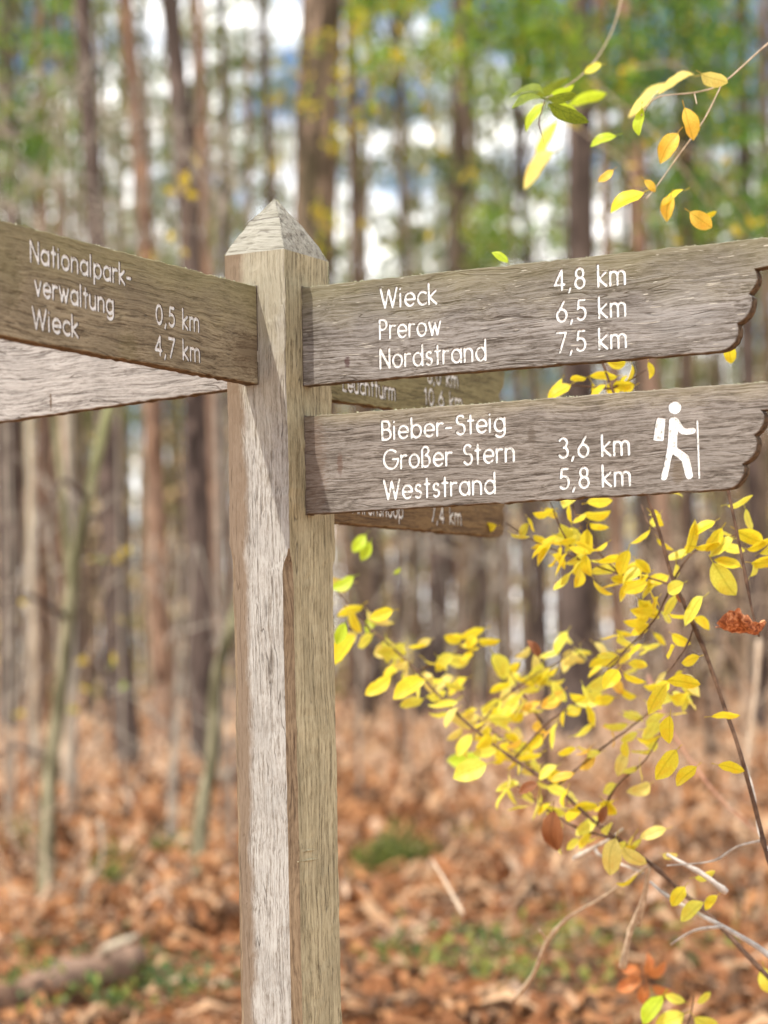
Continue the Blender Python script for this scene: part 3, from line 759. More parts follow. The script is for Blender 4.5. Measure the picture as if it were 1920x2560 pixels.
def crown_mesh(seed, z0, z1, rad, clumps, per, size, wts, mats):
    rs = np.random.RandomState(seed)
    h = rs.uniform(0, 1, clumps) ** 0.9; ang = rs.uniform(0, 2 * np.pi, clumps)
    r = rad * np.sqrt(rs.uniform(0.02, 1, clumps)) * np.clip(1.15 - h * 0.75, .25, 1) * np.clip(h * 4 + .35, 0, 1)
    C = np.stack([r * np.cos(ang), r * np.sin(ang), z0 + (z1 - z0) * h], 1)
    V, T, mi = cards(C, 0.30, per, size, wts, 0.5, rs)
    return add_mats(fast_mesh('crown', V, T, mi), mats)
CROWN = [crown_mesh(k, 9.5 + (k % 3), 21.5, 1.8 + 0.3 * (k % 2), 30, 26, 0.13, (4, 4, 3), M_needle) for k in range(5)]
def branch_parts(rg, zlo, zhi, n, length):
    ps = []
    for _ in range(n):
        z = rg.uniform(zlo, zhi); a = rg.uniform(0, 2 * math.pi); l = length * rg.uniform(.5, 1.2)
        p = [Vector((0, 0, z)), Vector((math.cos(a) * l * .5, math.sin(a) * l * .5, z + l * .12)), Vector((math.cos(a) * l, math.sin(a) * l, z + l * rg.uniform(-.15, .3)))]
        ps.append(tube(p, [0.022, 0.014, 0.005], 4))
    return merge(ps)
def trunk_mesh(seed, h, r):
    rg = random.Random(seed); pts = []; rad = []
    n = 16; ax, ay = rg.uniform(-.12, .12), rg.uniform(-.12, .12); ph = rg.uniform(0, 6)
    for i in range(n + 1):
        z = h * i / n
        pts.append((ax * math.sin(z * .35 + ph) - ax * math.sin(ph), ay * math.sin(z * .3 + ph) - ay * math.sin(ph), z - 0.05))
        rad.append(r * (1 - .62 * (i / n)) * (1 + .35 * math.exp(-z * 2.5)))
    return pts, rad
TR = []
for k in range(5):
    pts, rad = trunk_mesh(40 + k, 20.5, 0.15); rg = random.Random(k)
    me = mesh('trunk', *tube(pts, rad, 9, 0.07, rg)); me.materials.append(BK[('mauve', 'red', 'dark', 'mauve', 'mauve')[k]])
    bm_ = mesh('branch', *branch_parts(rg, 2.0, 12, 24, 1.3)); bm_.materials.append(BK[('mauve', 'dark', 'dark', 'pale', 'pale')[k]])
    TR.append((me, bm_))
FARLAB = 'slender pine trunk among the crowded blurred pines of the far forest'
protos = []
for k in range(5):
    root = empty('pine_tree'); tag(root, FARLAB, 'pine tree', 'pines crowding the far forest')
    link('trunk', TR[k][0], root); tag(link('branch', TR[k][1], root), kind='stuff'); link('crown', CROWN[k], root)
    protos.append(root)
used = set()
def place_copy(root, loc, rz, sc, tilt=(0, 0)):
    if root not in used: r = root; used.add(root)
    else:
        r = root.copy(); col.objects.link(r)
        for ch in list(root.children):
            c = ch.copy(); col.objects.link(c); c.parent = r
    r.location = loc; r.rotation_euler = (tilt[0], tilt[1], rz); r.scale = (sc[0], sc[0], sc[1]); return r
rg = random.Random(77); placed = []
nt_ = 0
while nt_ < 215:
    D = 42 + 85 * rg.random() ** 0.8
    px = rg.uniform(-120, 2040)
    x = at(px, 1700, D).x
    if any(abs(x - q[0]) < 0.7 and abs(D - q[1]) < 2.0 for q in placed): continue
    placed.append((x, D)); nt_ += 1
    k = rg.choice((0, 0, 1, 2, 2, 2, 3, 3, 1, 4))
    s_ = rg.uniform(.38, 1.0)
    place_copy(protos[k], (x, D, 0), rg.uniform(0, 6.28), (s_, rg.uniform(.85, 1.15)), (R(rg.gauss(0, .6)), R(rg.gauss(-1.0, .9))))

# far woods beyond the countable pines: one mass of stems and twiggy growth
rs = np.random.RandomState(9); Vs, Ts, Ms = [], [], []; base = 0
for _ in range(420):
    D = rs.uniform(128, 190); x = at(rs.uniform(-200, 2120), 1700, D).x; r = rs.uniform(.08, .2); h = rs.uniform(14, 22); lean = rs.normal(0, .3)
    v = np.array([[x + r * math.cos(q), D + r * math.sin(q), 0] for q in (0, 2.1, 4.2)] + [[x + lean + .5 * r * math.cos(q), D + .5 * r * math.sin(q), h] for q in (0, 2.1, 4.2)])
    tt = np.array([[0, 1, 4], [0, 4, 3], [1, 2, 5], [1, 5, 4], [2, 0, 3], [2, 3, 5]]) + base
    Vs.append(v); Ts.append(tt); Ms.append(np.full(6, rs.choice(3))); base += 6
Cn = []
for _ in range(1250):
    D = rs.uniform(90, 185); z = rs.uniform(0, 1) ** 2.0 * 21 * D / 150
    Cn.append((at(rs.uniform(-200, 2120), 1700, D).x, D, z))
v, tt, mi = cards(Cn, 0.5, 20, 0.28, (3, 2, 3, 2), 0.8, rs)
Vs.append(v); Ts.append(tt + base); Ms.append(mi + 3)
fw = link('far_woods', add_mats(fast_mesh('far_woods', np.concatenate(Vs), np.concatenate(Ts), np.concatenate(Ms)),
     [BK['mauve'], BK['pale'], BK['red'], leafmat('far_twigs', (0.24, 0.17, 0.12), .3, .4, .8, .5), leafmat('far_olive', (0.24, 0.26, 0.08), .3, .3, .8, .5),
      leafmat('far_pinkish', (0.78, 0.60, 0.38), .2, .4, .8, .5), leafmat('far_yellow', (0.80, 0.68, 0.28), .3, .4, .8, .5)]))  # pinkish and yellow tones painted bright, as sunlit far growth
tag(fw, 'dense mass of stems and twigs closing the far forest', 'woods', kind='stuff')

# the trunks one can single out: (points in preview pixels, distance, width px, bark, label)
def single_tree(pp, D, wpx, bk, label, cat='pine tree', crown=True, name='pine_tree', seed=0, group=None, stubs=6, up=6.0, taper=.5):
    rg = random.Random(seed)
    P = [dat(x, y, D) for x, y in pp]
    lo, lo2 = P[-1], P[-2]
    d = (lo - lo2) / max(1e-6, (lo2.z - lo.z)); g = lo + d * (lo.z + 0.06)
    if lo.z > 0.3: P.append(Vector((g.x, D, -0.06)))
    else: P[-1] = Vector((lo.x, D, -0.06))
    hi, hi2 = P[0], P[1]; d = (hi - hi2) / (hi.z - hi2.z)
    P = [hi + d * up + Vector((rg.uniform(-.2, .2), 0, 0)), hi + d * up * .5] + P if up > 0 else P
    P = P[::-1]; base = P[0].copy()
    path = [p - base for p in smooth_path(P, 5)]
    H = path[-1].z; r = wpx * 1.22 * K / FPX * D / 2
    rad = [r * (1 - taper * max(0, p.z) / H) * (1 + .3 * math.exp(-max(0, p.z) * 4)) for p in path]
    root = empty(name, base); tag(root, label, cat, group)
    link('trunk', mesh('trunk', *tube(path, rad, 12, 0.08, rg)), root, [BK[bk]])
    if stubs:
        ps = []
        for _ in range(stubs):
            i = rg.randrange(len(path) // 5, len(path) - 2); a = rg.uniform(0, 6.28); l = rg.uniform(.25, .9); p = path[i]
            link('branch', mesh('branch', *tube([p, p + Vector((math.cos(a) * l * .5, math.sin(a) * l * .5, l * .15)), p + Vector((math.cos(a) * l, math.sin(a) * l, l * rg.uniform(-.2, .5)))], [.02, .014, .005], 5)), root, [BK['dark']])
    if crown:
        c = link('crown', CROWN[seed % 5], root); c.location = (path[-1].x, 0, H - 12.5); c.rotation_euler = (0, 0, seed)
    return root, path, base
T = [
 ([(12, 0), (26, 500), (20, 1200)], 38, 40, 'dark', 'dark pine trunk at the left edge, above the near left board'),
 ([(85, 0), (95, 480), (88, 1200)], 50, 26, 'red', 'thin pinkish pine left of the blue sky gap'),
 ([(178, 0), (206, 500), (236, 1050), (262, 1450), (284, 1735)], 29, 46, 'dark', 'leaning dark pine whose foot shows on the litter left of the post'),
 ([(270, 0), (318, 560), (342, 1250)], 36, 40, 'red', 'reddish pine just right of the leaning dark one'),
 ([(368, 0), (412, 560), (432, 1300)], 31, 52, 'dark', 'broad dark pine halfway between left edge and post'),
 ([(425, 0), (446, 560), (470, 1250)], 45, 20, 'red', 'slim orange pine close to the right of the broad dark one'),
 ([(478, 0), (484, 480), (478, 1250)], 50, 20, 'dark', 'slim dark pine just left of the post top'),
 ([(566, 0), (583, 430), (600, 1200)], 44, 24, 'dark', 'narrow dark pine rising behind the post tip'),
 ([(696, 0), (676, 560), (650, 1500)], 22, 100, 'rough', 'thickest pine, rough reddish bark flecked with yellow, right behind the post'),
 ([(752, 0), (768, 560), (790, 1250)], 40, 24, 'mauve', 'thin pine right of the thickest trunk'),
 ([(1012, 0), (990, 380), (984, 600), (950, 1250)], 48, 46, 'dark', 'dark pine with a broken stub above the upper right board'),
 ([(1246, 0), (1256, 560), (1240, 1250), (1244, 1680)], 33, 66, 'dark', 'stout pine with a pale lit side above the hiker board'),
 ([(1350, 0), (1386, 560), (1445, 1250)], 40, 34, 'red', 'brown pine right of the stout pale-sided one'),
 ([(1300, 0), (1312, 560), (1330, 1250)], 52, 24, 'red', 'slim reddish pine between the stout and the brown pines'),
 ([(1598, 0), (1612, 560), (1630, 1250)], 36, 30, 'dark', 'dark pine near the right edge, above the board tips'),
 ([(1650, 0), (1656, 560), (1650, 1250)], 44, 26, 'mauve', 'pine trunk cut by the right edge of the picture'),
]
trees = [single_tree(pp, D, wpx, bk, lab, seed=k) for k, (pp, D, wpx, bk, lab) in enumerate(T)]
# the broken stub on the dark pine
root, path, base = trees[10]
q = dat(968, 402, 47.8) - base
st_ = link('branch', mesh('branch', *tube([q + Vector((.25, 0, .03)), q + Vector((.08, 0, 0)), q + Vector((-.05, -.05, -.02))], [.09, .08, .07], 7, .1, rg)), root, [BK['dark']])
# yellow-leaved climber round the thickest pine
root, path, base = trees[8]
Cn = []
for (x, y) in ((680, 90), (702, 75), (660, 215), (668, 230), (760, 60), (745, 100), (590, 345), (735, 290), (700, 470), (712, 500), (690, 455), (745, 190), (640, 150), (600, 210), (720, 310), (765, 20), (700, 545)):
    Cn += [tuple(dat(x + rg.uniform(-12, 12), y + rg.uniform(-12, 12), 21.6 - rg.random()) - base) for _ in range(3)]
v, tt, mi = cards(Cn, 0.07, 6, 0.035, (1, 3), 0.8)
c_ = link('ivy_leaves', add_mats(fast_mesh('ivy_leaves', v, tt, mi), [M_green[1], M_green[3]]), root); c_['kind'] = 'stuff'; c_['label'] = 'yellow leaves clinging to the bark'
# saplings in front
SAP = [
 ([(246, 850), (225, 920), (190, 1080), (160, 1220), (140, 1420), (112, 1640), (102, 1800), (95, 1990)], 14, 32, 'green', 'forked mossy green sapling at the left, its stem reaching the ground'),
 ([(610, 1080), (540, 1240), (495, 1370), (466, 1480), (458, 1640), (432, 1790), (430, 1950)], 15, 30, 'green', 'curved mossy sapling leaning behind the post'),
 ([(134, 850), (140, 920), (152, 1100), (150, 1260)], 24, 18, 'pale', 'pale straight young stem beside the forked sapling'),
 ([(62, 880), (66, 1000), (72, 1300)], 30, 22, 'pale', 'pale stem left of the forked sapling'),
]
sap = [single_tree(pp, D, wpx, bk, lab, 'sapling', False, 'sapling', 60 + k, None, 3, 0, .45) for k, (pp, D, wpx, bk, lab) in enumerate(SAP)]
root, path, base = sap[0]
link('limb', mesh('limb', *tube(smooth_path([dat(*p, 14) - base for p in ((150, 1260), (140, 1120), (128, 1000), (112, 860))], 4), [.028] * 6 + [.02] * 7, 8, .08, rg)), root, [BK['green']])

# broadleaf understorey, green, upper right; olive at upper left
def leafy_tree(loc, clumps, wts, label, seed, trunk_r=.05, per=34, spread=.17, size=.06, cat='young beech'):
    root = empty('beech_tree', (loc.x, loc.y, 0)); tag(root, label, cat)
    rg = random.Random(seed)
    Cl = [Vector((c[0] - loc.x, c[1] - loc.y, c[2])) for c in clumps]
    H = max(c.z for c in Cl)
    pts = [Vector((math.sin(i * .8 + seed) * .12, 0, H * i / 8)) for i in range(9)]
    link('trunk', mesh('trunk', *tube(pts, [trunk_r * (1 - .8 * i / 8) for i in range(9)], 8, .06, rg)), root, [BK['dark']])
    ps = []
    for c in Cl[::2]:
        z = max(.5, c.z - rg.uniform(.3, 1.2)); s = Vector((0, 0, min(z, H)))
        ps.append(tube([s, (s + c) * .5 + Vector((0, 0, .12)), c], [.014, .009, .004], 4))
    tag(link('branch', mesh('branch', *merge(ps)), root, [BK['dark']]), kind='stuff')
    v, tt, mi = cards([tuple(c) for c in Cl], spread, per, size, wts, .45, np.random.RandomState(seed))
    o = link('crown', add_mats(fast_mesh('crown', v, tt, mi), M_green), root); return root
def clumps_in(x0, y0, x1, y1, n, D0, D1, seed):
    rg = random.Random(seed); out = []
    for _ in range(n):
        D = rg.uniform(D0, D1); p = dat(rg.uniform(x0, x1), rg.uniform(y0, y1), D); out.append((p.x, p.y, p.z))
    return out
leafy_tree(dat(1120, 300, 26), clumps_in(1040, -60, 1240, 240, 55, 24, 27, 1), (3, 5, 1, .6), 'young green beech between the dark stubbed pine and the stout pine', 1, .045)
leafy_tree(dat(1480, 300, 28), clumps_in(1330, -80, 1600, 300, 85, 26, 30, 2), (5, 2, 3, .4), 'deep green young beech filling the gap right of the brown pine', 2, .05)
leafy_tree(dat(1530, 400, 33), clumps_in(1420, 280, 1700, 520, 60, 31, 35, 3), (5, 2, 3, .5), 'low green beech over the tips of the right boards', 3, .045)
leafy_tree(dat(850, 100, 30), clumps_in(760, -80, 980, 170, 50, 28, 32, 4), (2, 6, .5, 1.2), 'pale green young beech top between thickest pine and stubbed pine', 4, .04)
leafy_tree(dat(60, 200, 34), clumps_in(-60, -60, 170, 440, 60, 32, 36, 5), (3, 2, 3, .2), 'olive green young beech at the upper left corner', 5, .05)
leafy_tree(dat(1180, 450, 36), clumps_in(1020, 350, 1250, 560, 26, 34, 38, 6), (3, 4, 1, 1), 'small green beech behind the top edge of the upper right board', 6, .035)

# ------------------------------------------------------------------ forest floor growth
def fronds(n, D0, D1, seed, mats, hmax=0.6, wts=None, green=None, pw=1.0):
    rs = np.random.RandomState(seed)
    D = D0 + (D1 - D0) * rs.uniform(0, 1, n) ** pw
    x = (rs.uniform(-.19, .19, n)) * D + rs.normal(0, .1, n)
    clump = np.sin(x * 1.9 + 1.1 * np.sin(D * .7)) * np.sin(D * .9 + x) + .6 * np.sin(x * 4.3 + D * 2.1)
    a = rs.uniform(0, 2 * np.pi, n); h = hmax * (1 + np.clip((D - 18) / 38, 0, 1.1)) * rs.uniform(.15, 1, n) ** 1.3 * np.clip(.75 + .45 * clump, .12, 1.4); l = rs.uniform(.2, .5, n)
    Vs = []; Ts = []; Ms = []; k = 0
    tpl = []
    seg = 4
    for i in range(seg + 1):
        s = i / seg
        tpl.append((s, 0.0, s * (1.7 - 1.25 * s)))
    out_v = np.zeros((n, (seg + 1) * 3, 3))
    dx, dy = np.cos(a), np.sin(a)
    for i, (s, _, z) in enumerate(tpl):
        wdt = (0.012 + 0.0009 * D) * math.sin(math.pi * min(1, s * .85 + .12)) * rs.uniform(.6, 1.3, n)
        cx = x + dx * l * s; cy = D + dy * l * s; czz = h * z / .58 * .6 + rs.normal(0, .012, n)
        jz = rs.normal(0, .02, n)
        for j, sg in enumerate((-1, 0, 1)):
            out_v[:, i * 3 + j, 0] = cx - dy * wdt * sg + rs.normal(0, .012, n)
            out_v[:, i * 3 + j, 1] = cy + dx * wdt * sg + rs.normal(0, .012, n)
            out_v[:, i * 3 + j, 2] = czz - (abs(sg) * .35 * wdt) + rs.normal(0, .012, n) + jz
    T = []
    for i in range(seg):
        for j in (0, 1):
            p = i * 3 + j; q = p + 3
            if (i + j) % 2: T += [(p, p + 1, q + 1)]; T += [(p, q + 1, q)] if rs.rand() < .8 else []
            else: T += [(p, p + 1, q)]; T += [(p + 1, q + 1, q)] if rs.rand() < .8 else []
    T = np.array(T); tt = (np.arange(n)[:, None, None] * (seg + 1) * 3 + T[None]).reshape(-1, 3)
    wts = wts or [1] * len(mats)
    mi = np.repeat(rs.choice(len(mats), n, p=np.array(wts) / sum(wts)), len(T))
    return out_v.reshape(-1, 3), tt, mi
M_fern = [leafmat('bracken_rust', (0.36, 0.15, 0.06), .35, .35, .8, 6), leafmat('bracken_tan', (0.60, 0.38, 0.22), .25, .35, .8, 6),
          leafmat('bracken_brown', (0.15, 0.08, 0.042), .35, .3, .8, 6), leafmat('bracken_orange', (0.54, 0.26, 0.11), .3, .35, .8, 6),
          leafmat('bracken_pale', (0.68, 0.47, 0.32), .2, .35, .8, 6)]  # pale tone paints sunlit highlights into the bracken
v, tt, mi = fronds(62000, 12, 75, 21, M_fern, .62, (6, 3, 5, 4, 1.6), pw=1.15)
v3, tt3, mi3 = fronds(16000, 26, 75, 23, [M_fern[1], M_fern[4]], .74, (2, 3), pw=1.2)  # extra pale fronds put the far floor's sunlight into the colour
mi3 = np.where(mi3 == 0, 1, 4); tt = np.concatenate([tt, tt3 + len(v)]); v = np.concatenate([v, v3]); mi = np.concatenate([mi, mi3])
v2, tt2, mi2 = fronds(42000, 8.6, 16, 22, M_fern, .36, (6, 2, 6, 3, .4))
tt = np.concatenate([tt, tt2 + len(v)]); v = np.concatenate([v, v2]); mi = np.concatenate([mi, mi2])
br = link('bracken', add_mats(fast_mesh('bracken', v, tt, mi), M_fern)); tag(br, 'withered rust-brown bracken covering the forest floor', 'bracken', kind='stuff')
def litter(n, D0, D1, seed, size, mats, wts, zmax=.03):
    rs = np.random.RandomState(seed); D = D0 + (D1 - D0) * rs.uniform(0, 1, n); x = rs.uniform(-.2, .2, n) * D
    C = np.stack([x, D, rs.uniform(0, zmax, n) + np.array([ground_z(a, b) for a, b in zip(x, D)]) + .01], 1)
    return cards(C, .01, 1, size, wts, 1, rs)
v, tt, mi = litter(36000, 8.5, 24, 31, .017, M_fern, (5, 3, 6, 3, .8), .05)
lt = link('leaf_litter', add_mats(fast_mesh('leaf_litter', v, tt, mi), M_fern)); tag(lt, 'fallen brown leaves lying on the forest floor', 'leaf litter', kind='stuff')
# green moss, grass and bilberry patches
M_moss = [leafmat('moss_green', (0.13, 0.15, 0.035), .3, .4, .8, 8), leafmat('grass_lime', (0.30, 0.34, 0.07), .25, .4, .7, 8), leafmat('herb_green', (0.09, 0.16, 0.05), .3, .4, .6, 8)]
patches = [(840, 1880, 1.0, 70, (6, 1, 0)), (1520, 2010, 1.3, 200, (2, 6, 1)), (1300, 1990, .7, 60, (2, 6, 0)), (1080, 2090, .5, 50, (1, 3, 3)), (1240, 2120, 1.0, 90, (2, 4, 2)),
           (180, 2050, .45, 60, (1, 1, 6)), (300, 2120, .4, 60, (1, 1, 6)), (60, 2150, .6, 100, (2, 4, 4)), (430, 2160, .4, 50, (1, 1, 6)), (40, 1830, .9, 60, (4, 3, 0)), (330, 1850, 1.0, 80, (6, 1, 0)),
           (980, 1830, .9, 60, (5, 1, 0)), (1560, 2080, 1.2, 150, (1, 6, 1)), (850, 2130, .5, 40, (1, 2, 3)), (190, 2180, .5, 80, (1, 2, 5)), (1400, 2060, 1.0, 80, (1, 5, 1)), (1000, 2170, .6, 50, (1, 3, 2))]
Vs, Ts, Ms = [], [], []; base_n = 0; rs = np.random.RandomState(3)
for (x, y, r, n, wts) in patches:
    d = ray(x * K, y * K); P = CAM + d * (1.45 / -d.z)
    Cn = [(P.x + rs.normal(0, r * .32), P.y + rs.normal(0, r * .8), abs(rs.normal(0, .04)) + .09) for _ in range(int(n * .36))]
    v, tt, mi = cards(Cn, .06, 14, .028, wts, .8, rs); Vs.append(v); Ts.append(tt + base_n); Ms.append(mi); base_n += len(v)
ug = link('undergrowth', add_mats(fast_mesh('undergrowth', np.concatenate(Vs), np.concatenate(Ts), np.concatenate(Ms)), M_moss))
tag(ug, 'low green moss, grass and herbs in patches on the forest floor', 'undergrowth', kind='stuff')
# fallen log, lower left
def gpx(x, y, z=0.0):
    d = ray(x * K, y * K); return CAM + d * ((1.5 - z) / -d.z)
lp = [gpx(-40, 2165, .17), gpx(60, 2150, .16), gpx(150, 2108, .19), gpx(235, 2092, .20), gpx(300, 2060, .24)]
lb = lp[0].copy()
lg = empty('fallen_log', lb); tag(lg, 'fallen log lying among green herbs at the lower left', 'log')
link('trunk', mesh('trunk', *tube([p - lb for p in smooth_path(lp, 4)], [(.060 + .0012 * i + .009 * math.sin(i * 1.7) + .005 * math.sin(i * 4.1)) * (1 if i < 15 else .75 - .25 * (i - 15)) for i in range(17)], 14, .22, rg)), lg, [BK['red']])
link('branch', mesh('branch', *tube([gpx(190, 2095, .15) - lb, gpx(230, 2050, .3) - lb, gpx(300, 2020, .36) - lb], [.03, .022, .012], 7, .08, rg)), lg, [BK['pale']])
# dead pale branch props at lower left, and pale bare brush at left
def stick_thing(pp, D, r, mat, label, name='dead_branch', cat='branch', sides=7):
    P = [dat(x, y, d) for (x, y), d in zip(pp, D if isinstance(D, (list, tuple)) else [D] * len(pp))]
    base = P[-1].copy(); path = [p - base for p in smooth_path(P, 5)]
    o = empty(name, base); tag(o, label, cat)
    n = len(path)
    link('stem', mesh('stem', *tube(path, [r * (.55 + .45 * i / (n - 1)) for i in range(n)], sides, .08, rg)), o, [mat]); return o, base
stick_thing([(215, 1770), (222, 1850), (200, 1900), (170, 1950), (185, 2080), (200, 2120)], 12.4, .018, BK['pale'], 'pale bent dead branch standing left of the curved sapling')
stick_thing([(370, 1760), (300, 1850), (235, 1920), (215, 1960)], 12.6, .013, BK['mauve'], 'thin dead branch slanting down to the log')

# ------------------------------------------------------------------ yellow-leaved shrub just behind the boards
LM = {'y': leafmat('leaf_yellow', (0.80, 0.64, 0.02), .2, .5, .45, 40, spots=.6, second=(0.88, 0.76, 0.05)),
      'l': leafmat('leaf_lemon', (0.74, 0.70, 0.05), .18, .45, .45, 40, spots=.3, second=(0.84, 0.80, 0.14)),
      'p': leafmat('leaf_pale_yellow', (0.70, 0.60, 0.13), .2, .45, .45, 40, second=(0.86, 0.72, 0.22)),
      'g': leafmat('leaf_lime', (0.40, 0.60, 0.02), .2, .5, .45, 40, second=(0.66, 0.76, 0.06)),
      'o': leafmat('leaf_amber', (0.85, 0.50, 0.05), .18, .45, .45, 40, spots=.9, second=(0.88, 0.62, 0.10)),
      'b': leafmat('leaf_brown', (0.20, 0.07, 0.025), .3, .3, .6, 60, second=(0.34, 0.13, 0.05)),
      'd': leafmat('leaf_dark_green', (0.09, 0.16, 0.015), .3, .4, .45, 40, second=(0.30, 0.36, 0.03))}
def leaf_mesh(seed, key, wid=.54, fold=.25, curl=.25):
    rg = random.Random(seed); V = []; F = []; n = 8
    prof = [0.0, .52, .84, .98, 1.0, .97, .86, .58, 0.05]
    side = rg.uniform(-.12, .12)
    for i in range(n + 1):
        s = i / n; hw = wid * .5 * prof[i]; z = -curl * s * s + .05 * math.sin(s * 5 + seed)
        cy = side * math.sin(s * math.pi)
        e1, e2 = rg.uniform(-.012, .012), rg.uniform(-.012, .012)
        V += [(s, cy - hw - e1, z + fold * hw + rg.uniform(-.012, .012)), (s, cy - hw * .5, z + fold * hw * .62), (s, cy, z),
              (s, cy + hw * .5, z + fold * hw * .62), (s, cy + hw + e2, z + fold * hw + rg.uniform(-.012, .012))]
    for i in range(n):
        for j in range(4):
            a = i * 5 + j; F.append((a, a + 1, a + 6, a + 5))
    k = len(V)                                        # stalk
    V += [(-.22, .0, .03), (-.22, .02, .02), (.02, .012, 0), (.02, -.012, 0), (-.22, -.008, .0), (.02, 0, -.015)]
    F += [(k, k + 1, k + 2, k + 3), (k + 1, k + 4, k + 5, k + 2), (k + 4, k, k + 3, k + 5)]
    me = mesh('leaf', V, F); me.materials.append(LM[key]); return me
LV = {k: [leaf_mesh(i * 7 + ord(k), k, (.50, .58, .46, .62)[i], (.25, .5, .1, .35)[i], (.2, .45, .1, .3)[i]) for i in range(4)] for k in LM}
def rt(v): return RT * v.x + UP * v.y - FW * v.z     # from (right, up, towards the viewer) to world
def add_leaf(parent, base_loc, P, ang, tilt, roll, length, key, shape=None, rg=rnd, name='leaf'):
    """P base of the blade, ang = heading in the picture plane (deg, 0 right, 90 up), tilt towards viewer, roll about its axis"""
    me = LV[key][rg.randrange(4) if shape is None else shape]
    o = bpy.data.objects.new(name, me); col.objects.link(o); o.parent = parent
    ax = rt(Vector((math.cos(R(ang)) * math.cos(R(tilt)), math.sin(R(ang)) * math.cos(R(tilt)), math.sin(R(tilt))))).normalized()
    toward = rt(Vector((0, 0, 1)))
    nrm = (toward - ax * toward.dot(ax)).normalized(); nrm = Matrix.Rotation(R(roll), 3, ax) @ nrm
    y = nrm.cross(ax)
    m = Matrix.Identity(4); L_ = length
    for i in range(3):
        m[i][0] = ax[i] * L_; m[i][1] = y[i] * L_; m[i][2] = nrm[i] * L_; m[i][3] = (P - base_loc)[i]
    o.matrix_basis = m; return o
def twig(parent, base, pp, D, r0, r1, mat, name='twig', per=4, jit=.06):
    D = D if isinstance(D, (list, tuple)) else [D] * len(pp)
    if len(D) == 2: D = [D[0] + (D[1] - D[0]) * i / (len(pp) - 1) for i in range(len(pp))]
    P = smooth_path([dat(x, y, d) for (x, y), d in zip(pp, D)], per); n = len(P)
    rg = random.Random(len(pp) * 31 + int(pp[0][0]))
    rr = [(r0 + (r1 - r0) * i / (n - 1)) * (1.0 + (.35 if rg.random() < .18 else 0)) for i in range(n)]
    link(name, mesh(name, *tube([p - base for p in P], rr, 7, jit, rg)), parent, [mat]); return P
M_twig = plain('twig_dark', (0.06, 0.035, 0.025), (0.15, 0.09, 0.06), 60)
M_twigl = plain('twig_tan', (0.34, 0.25, 0.17), (0.55, 0.43, 0.32), 60)
M_twigw = plain('twig_grey_white', (0.32, 0.28, 0.25), (0.62, 0.57, 0.52), 40)
M_twigr = plain('twig_red', (0.25, 0.11, 0.07), (0.40, 0.22, 0.15), 60)
lrg = random.Random(5)
def leaves_along(parent, base, P, n, keys, len_px=(50, 74), s0=0.0, s1=1.0, down=.72):
    for i in range(n):
        s = s0 + (s1 - s0) * (i + lrg.uniform(.1, .9)) / n
        k = min(int(s * (len(P) - 1)), len(P) - 2); p = P[k] + (P[k + 1] - P[k]) * (s * (len(P) - 1) - k)
        p = p + rt(Vector((lrg.gauss(.004, .022), lrg.gauss(0.002, .019), lrg.gauss(0, .045))))
        ang = lrg.gauss(208, 16) if lrg.random() < down else lrg.gauss(-28, 26)
        if lrg.random() < .12: ang = lrg.gauss(262, 20)
        Lm = lrg.uniform(*len_px) * K / FPX * p.y
        add_leaf(parent, base, p, ang, lrg.gauss(8, 26), lrg.choice((-1, 1)) * abs(lrg.gauss(50, 26)), Lm, lrg.choice(keys), rg=lrg)
sb = dat(1700, 2150, 4.35)
shr = empty('yellow_leaved_shrub', sb); tag(shr, 'shrub with a long diagonal stem and many yellow autumn leaves under the right boards', 'shrub')
PM = twig(shr, sb, [(1700, 2150), (1620, 2070), (1540, 1985), (1470, 1925), (1400, 1862), (1290, 1780), (1200, 1700), (1110, 1640), (1030, 1580), (965, 1520), (900, 1450), (850, 1400), (800, 1358), (760, 1318), (722, 1270)], (4.35, 5.0), .0050, .0017, M_twig, 'stem')
YL = 'yyylllpo'
leaves_along(shr, sb, PM, 46, 'yylllp', (38, 64), .30, .82)
leaves_along(shr, sb, PM, 8, 'pgly', (50, 70), .84, .98)
SUBS = [
 ([(900, 1450), (940, 1432), (1010, 1402), (1085, 1385)], (4.7, 4.85), 11, 'yylp'),
 ([(1030, 1580), (1070, 1525), (1140, 1468), (1215, 1422), (1265, 1380)], (4.65, 4.75), 21, 'yllp'),
 ([(1110, 1640), (1180, 1565), (1255, 1505), (1330, 1430), (1395, 1365)], (4.55, 4.5), 20, YL),
 ([(1200, 1700), (1290, 1625), (1370, 1565), (1440, 1505), (1490, 1455)], (4.45, 4.35), 19, YL),
 ([(1150, 1660), (1090, 1600), (1020, 1540), (985, 1470)], (4.7, 4.9), 13, 'ylp'),
 ([(1290, 1780), (1330, 1700), (1395, 1640), (1440, 1560)], (4.4, 4.3), 9, YL),
 ([(1340, 1815), (1250, 1790), (1170, 1740), (1110, 1690)], (4.4, 4.55), 11, 'yll'),
 ([(1170, 1560), (1130, 1500), (1090, 1430)], (4.75, 4.8), 8, 'lyp'),
]
for pp, D, n, keys in SUBS:
    D = (D[0] + .16, D[1] + .16)
    P = twig(shr, sb, pp, D, .0024, .0010, M_twig); leaves_along(shr, sb, P, int(n * 1.6), keys, (34, 60), .08, 1)
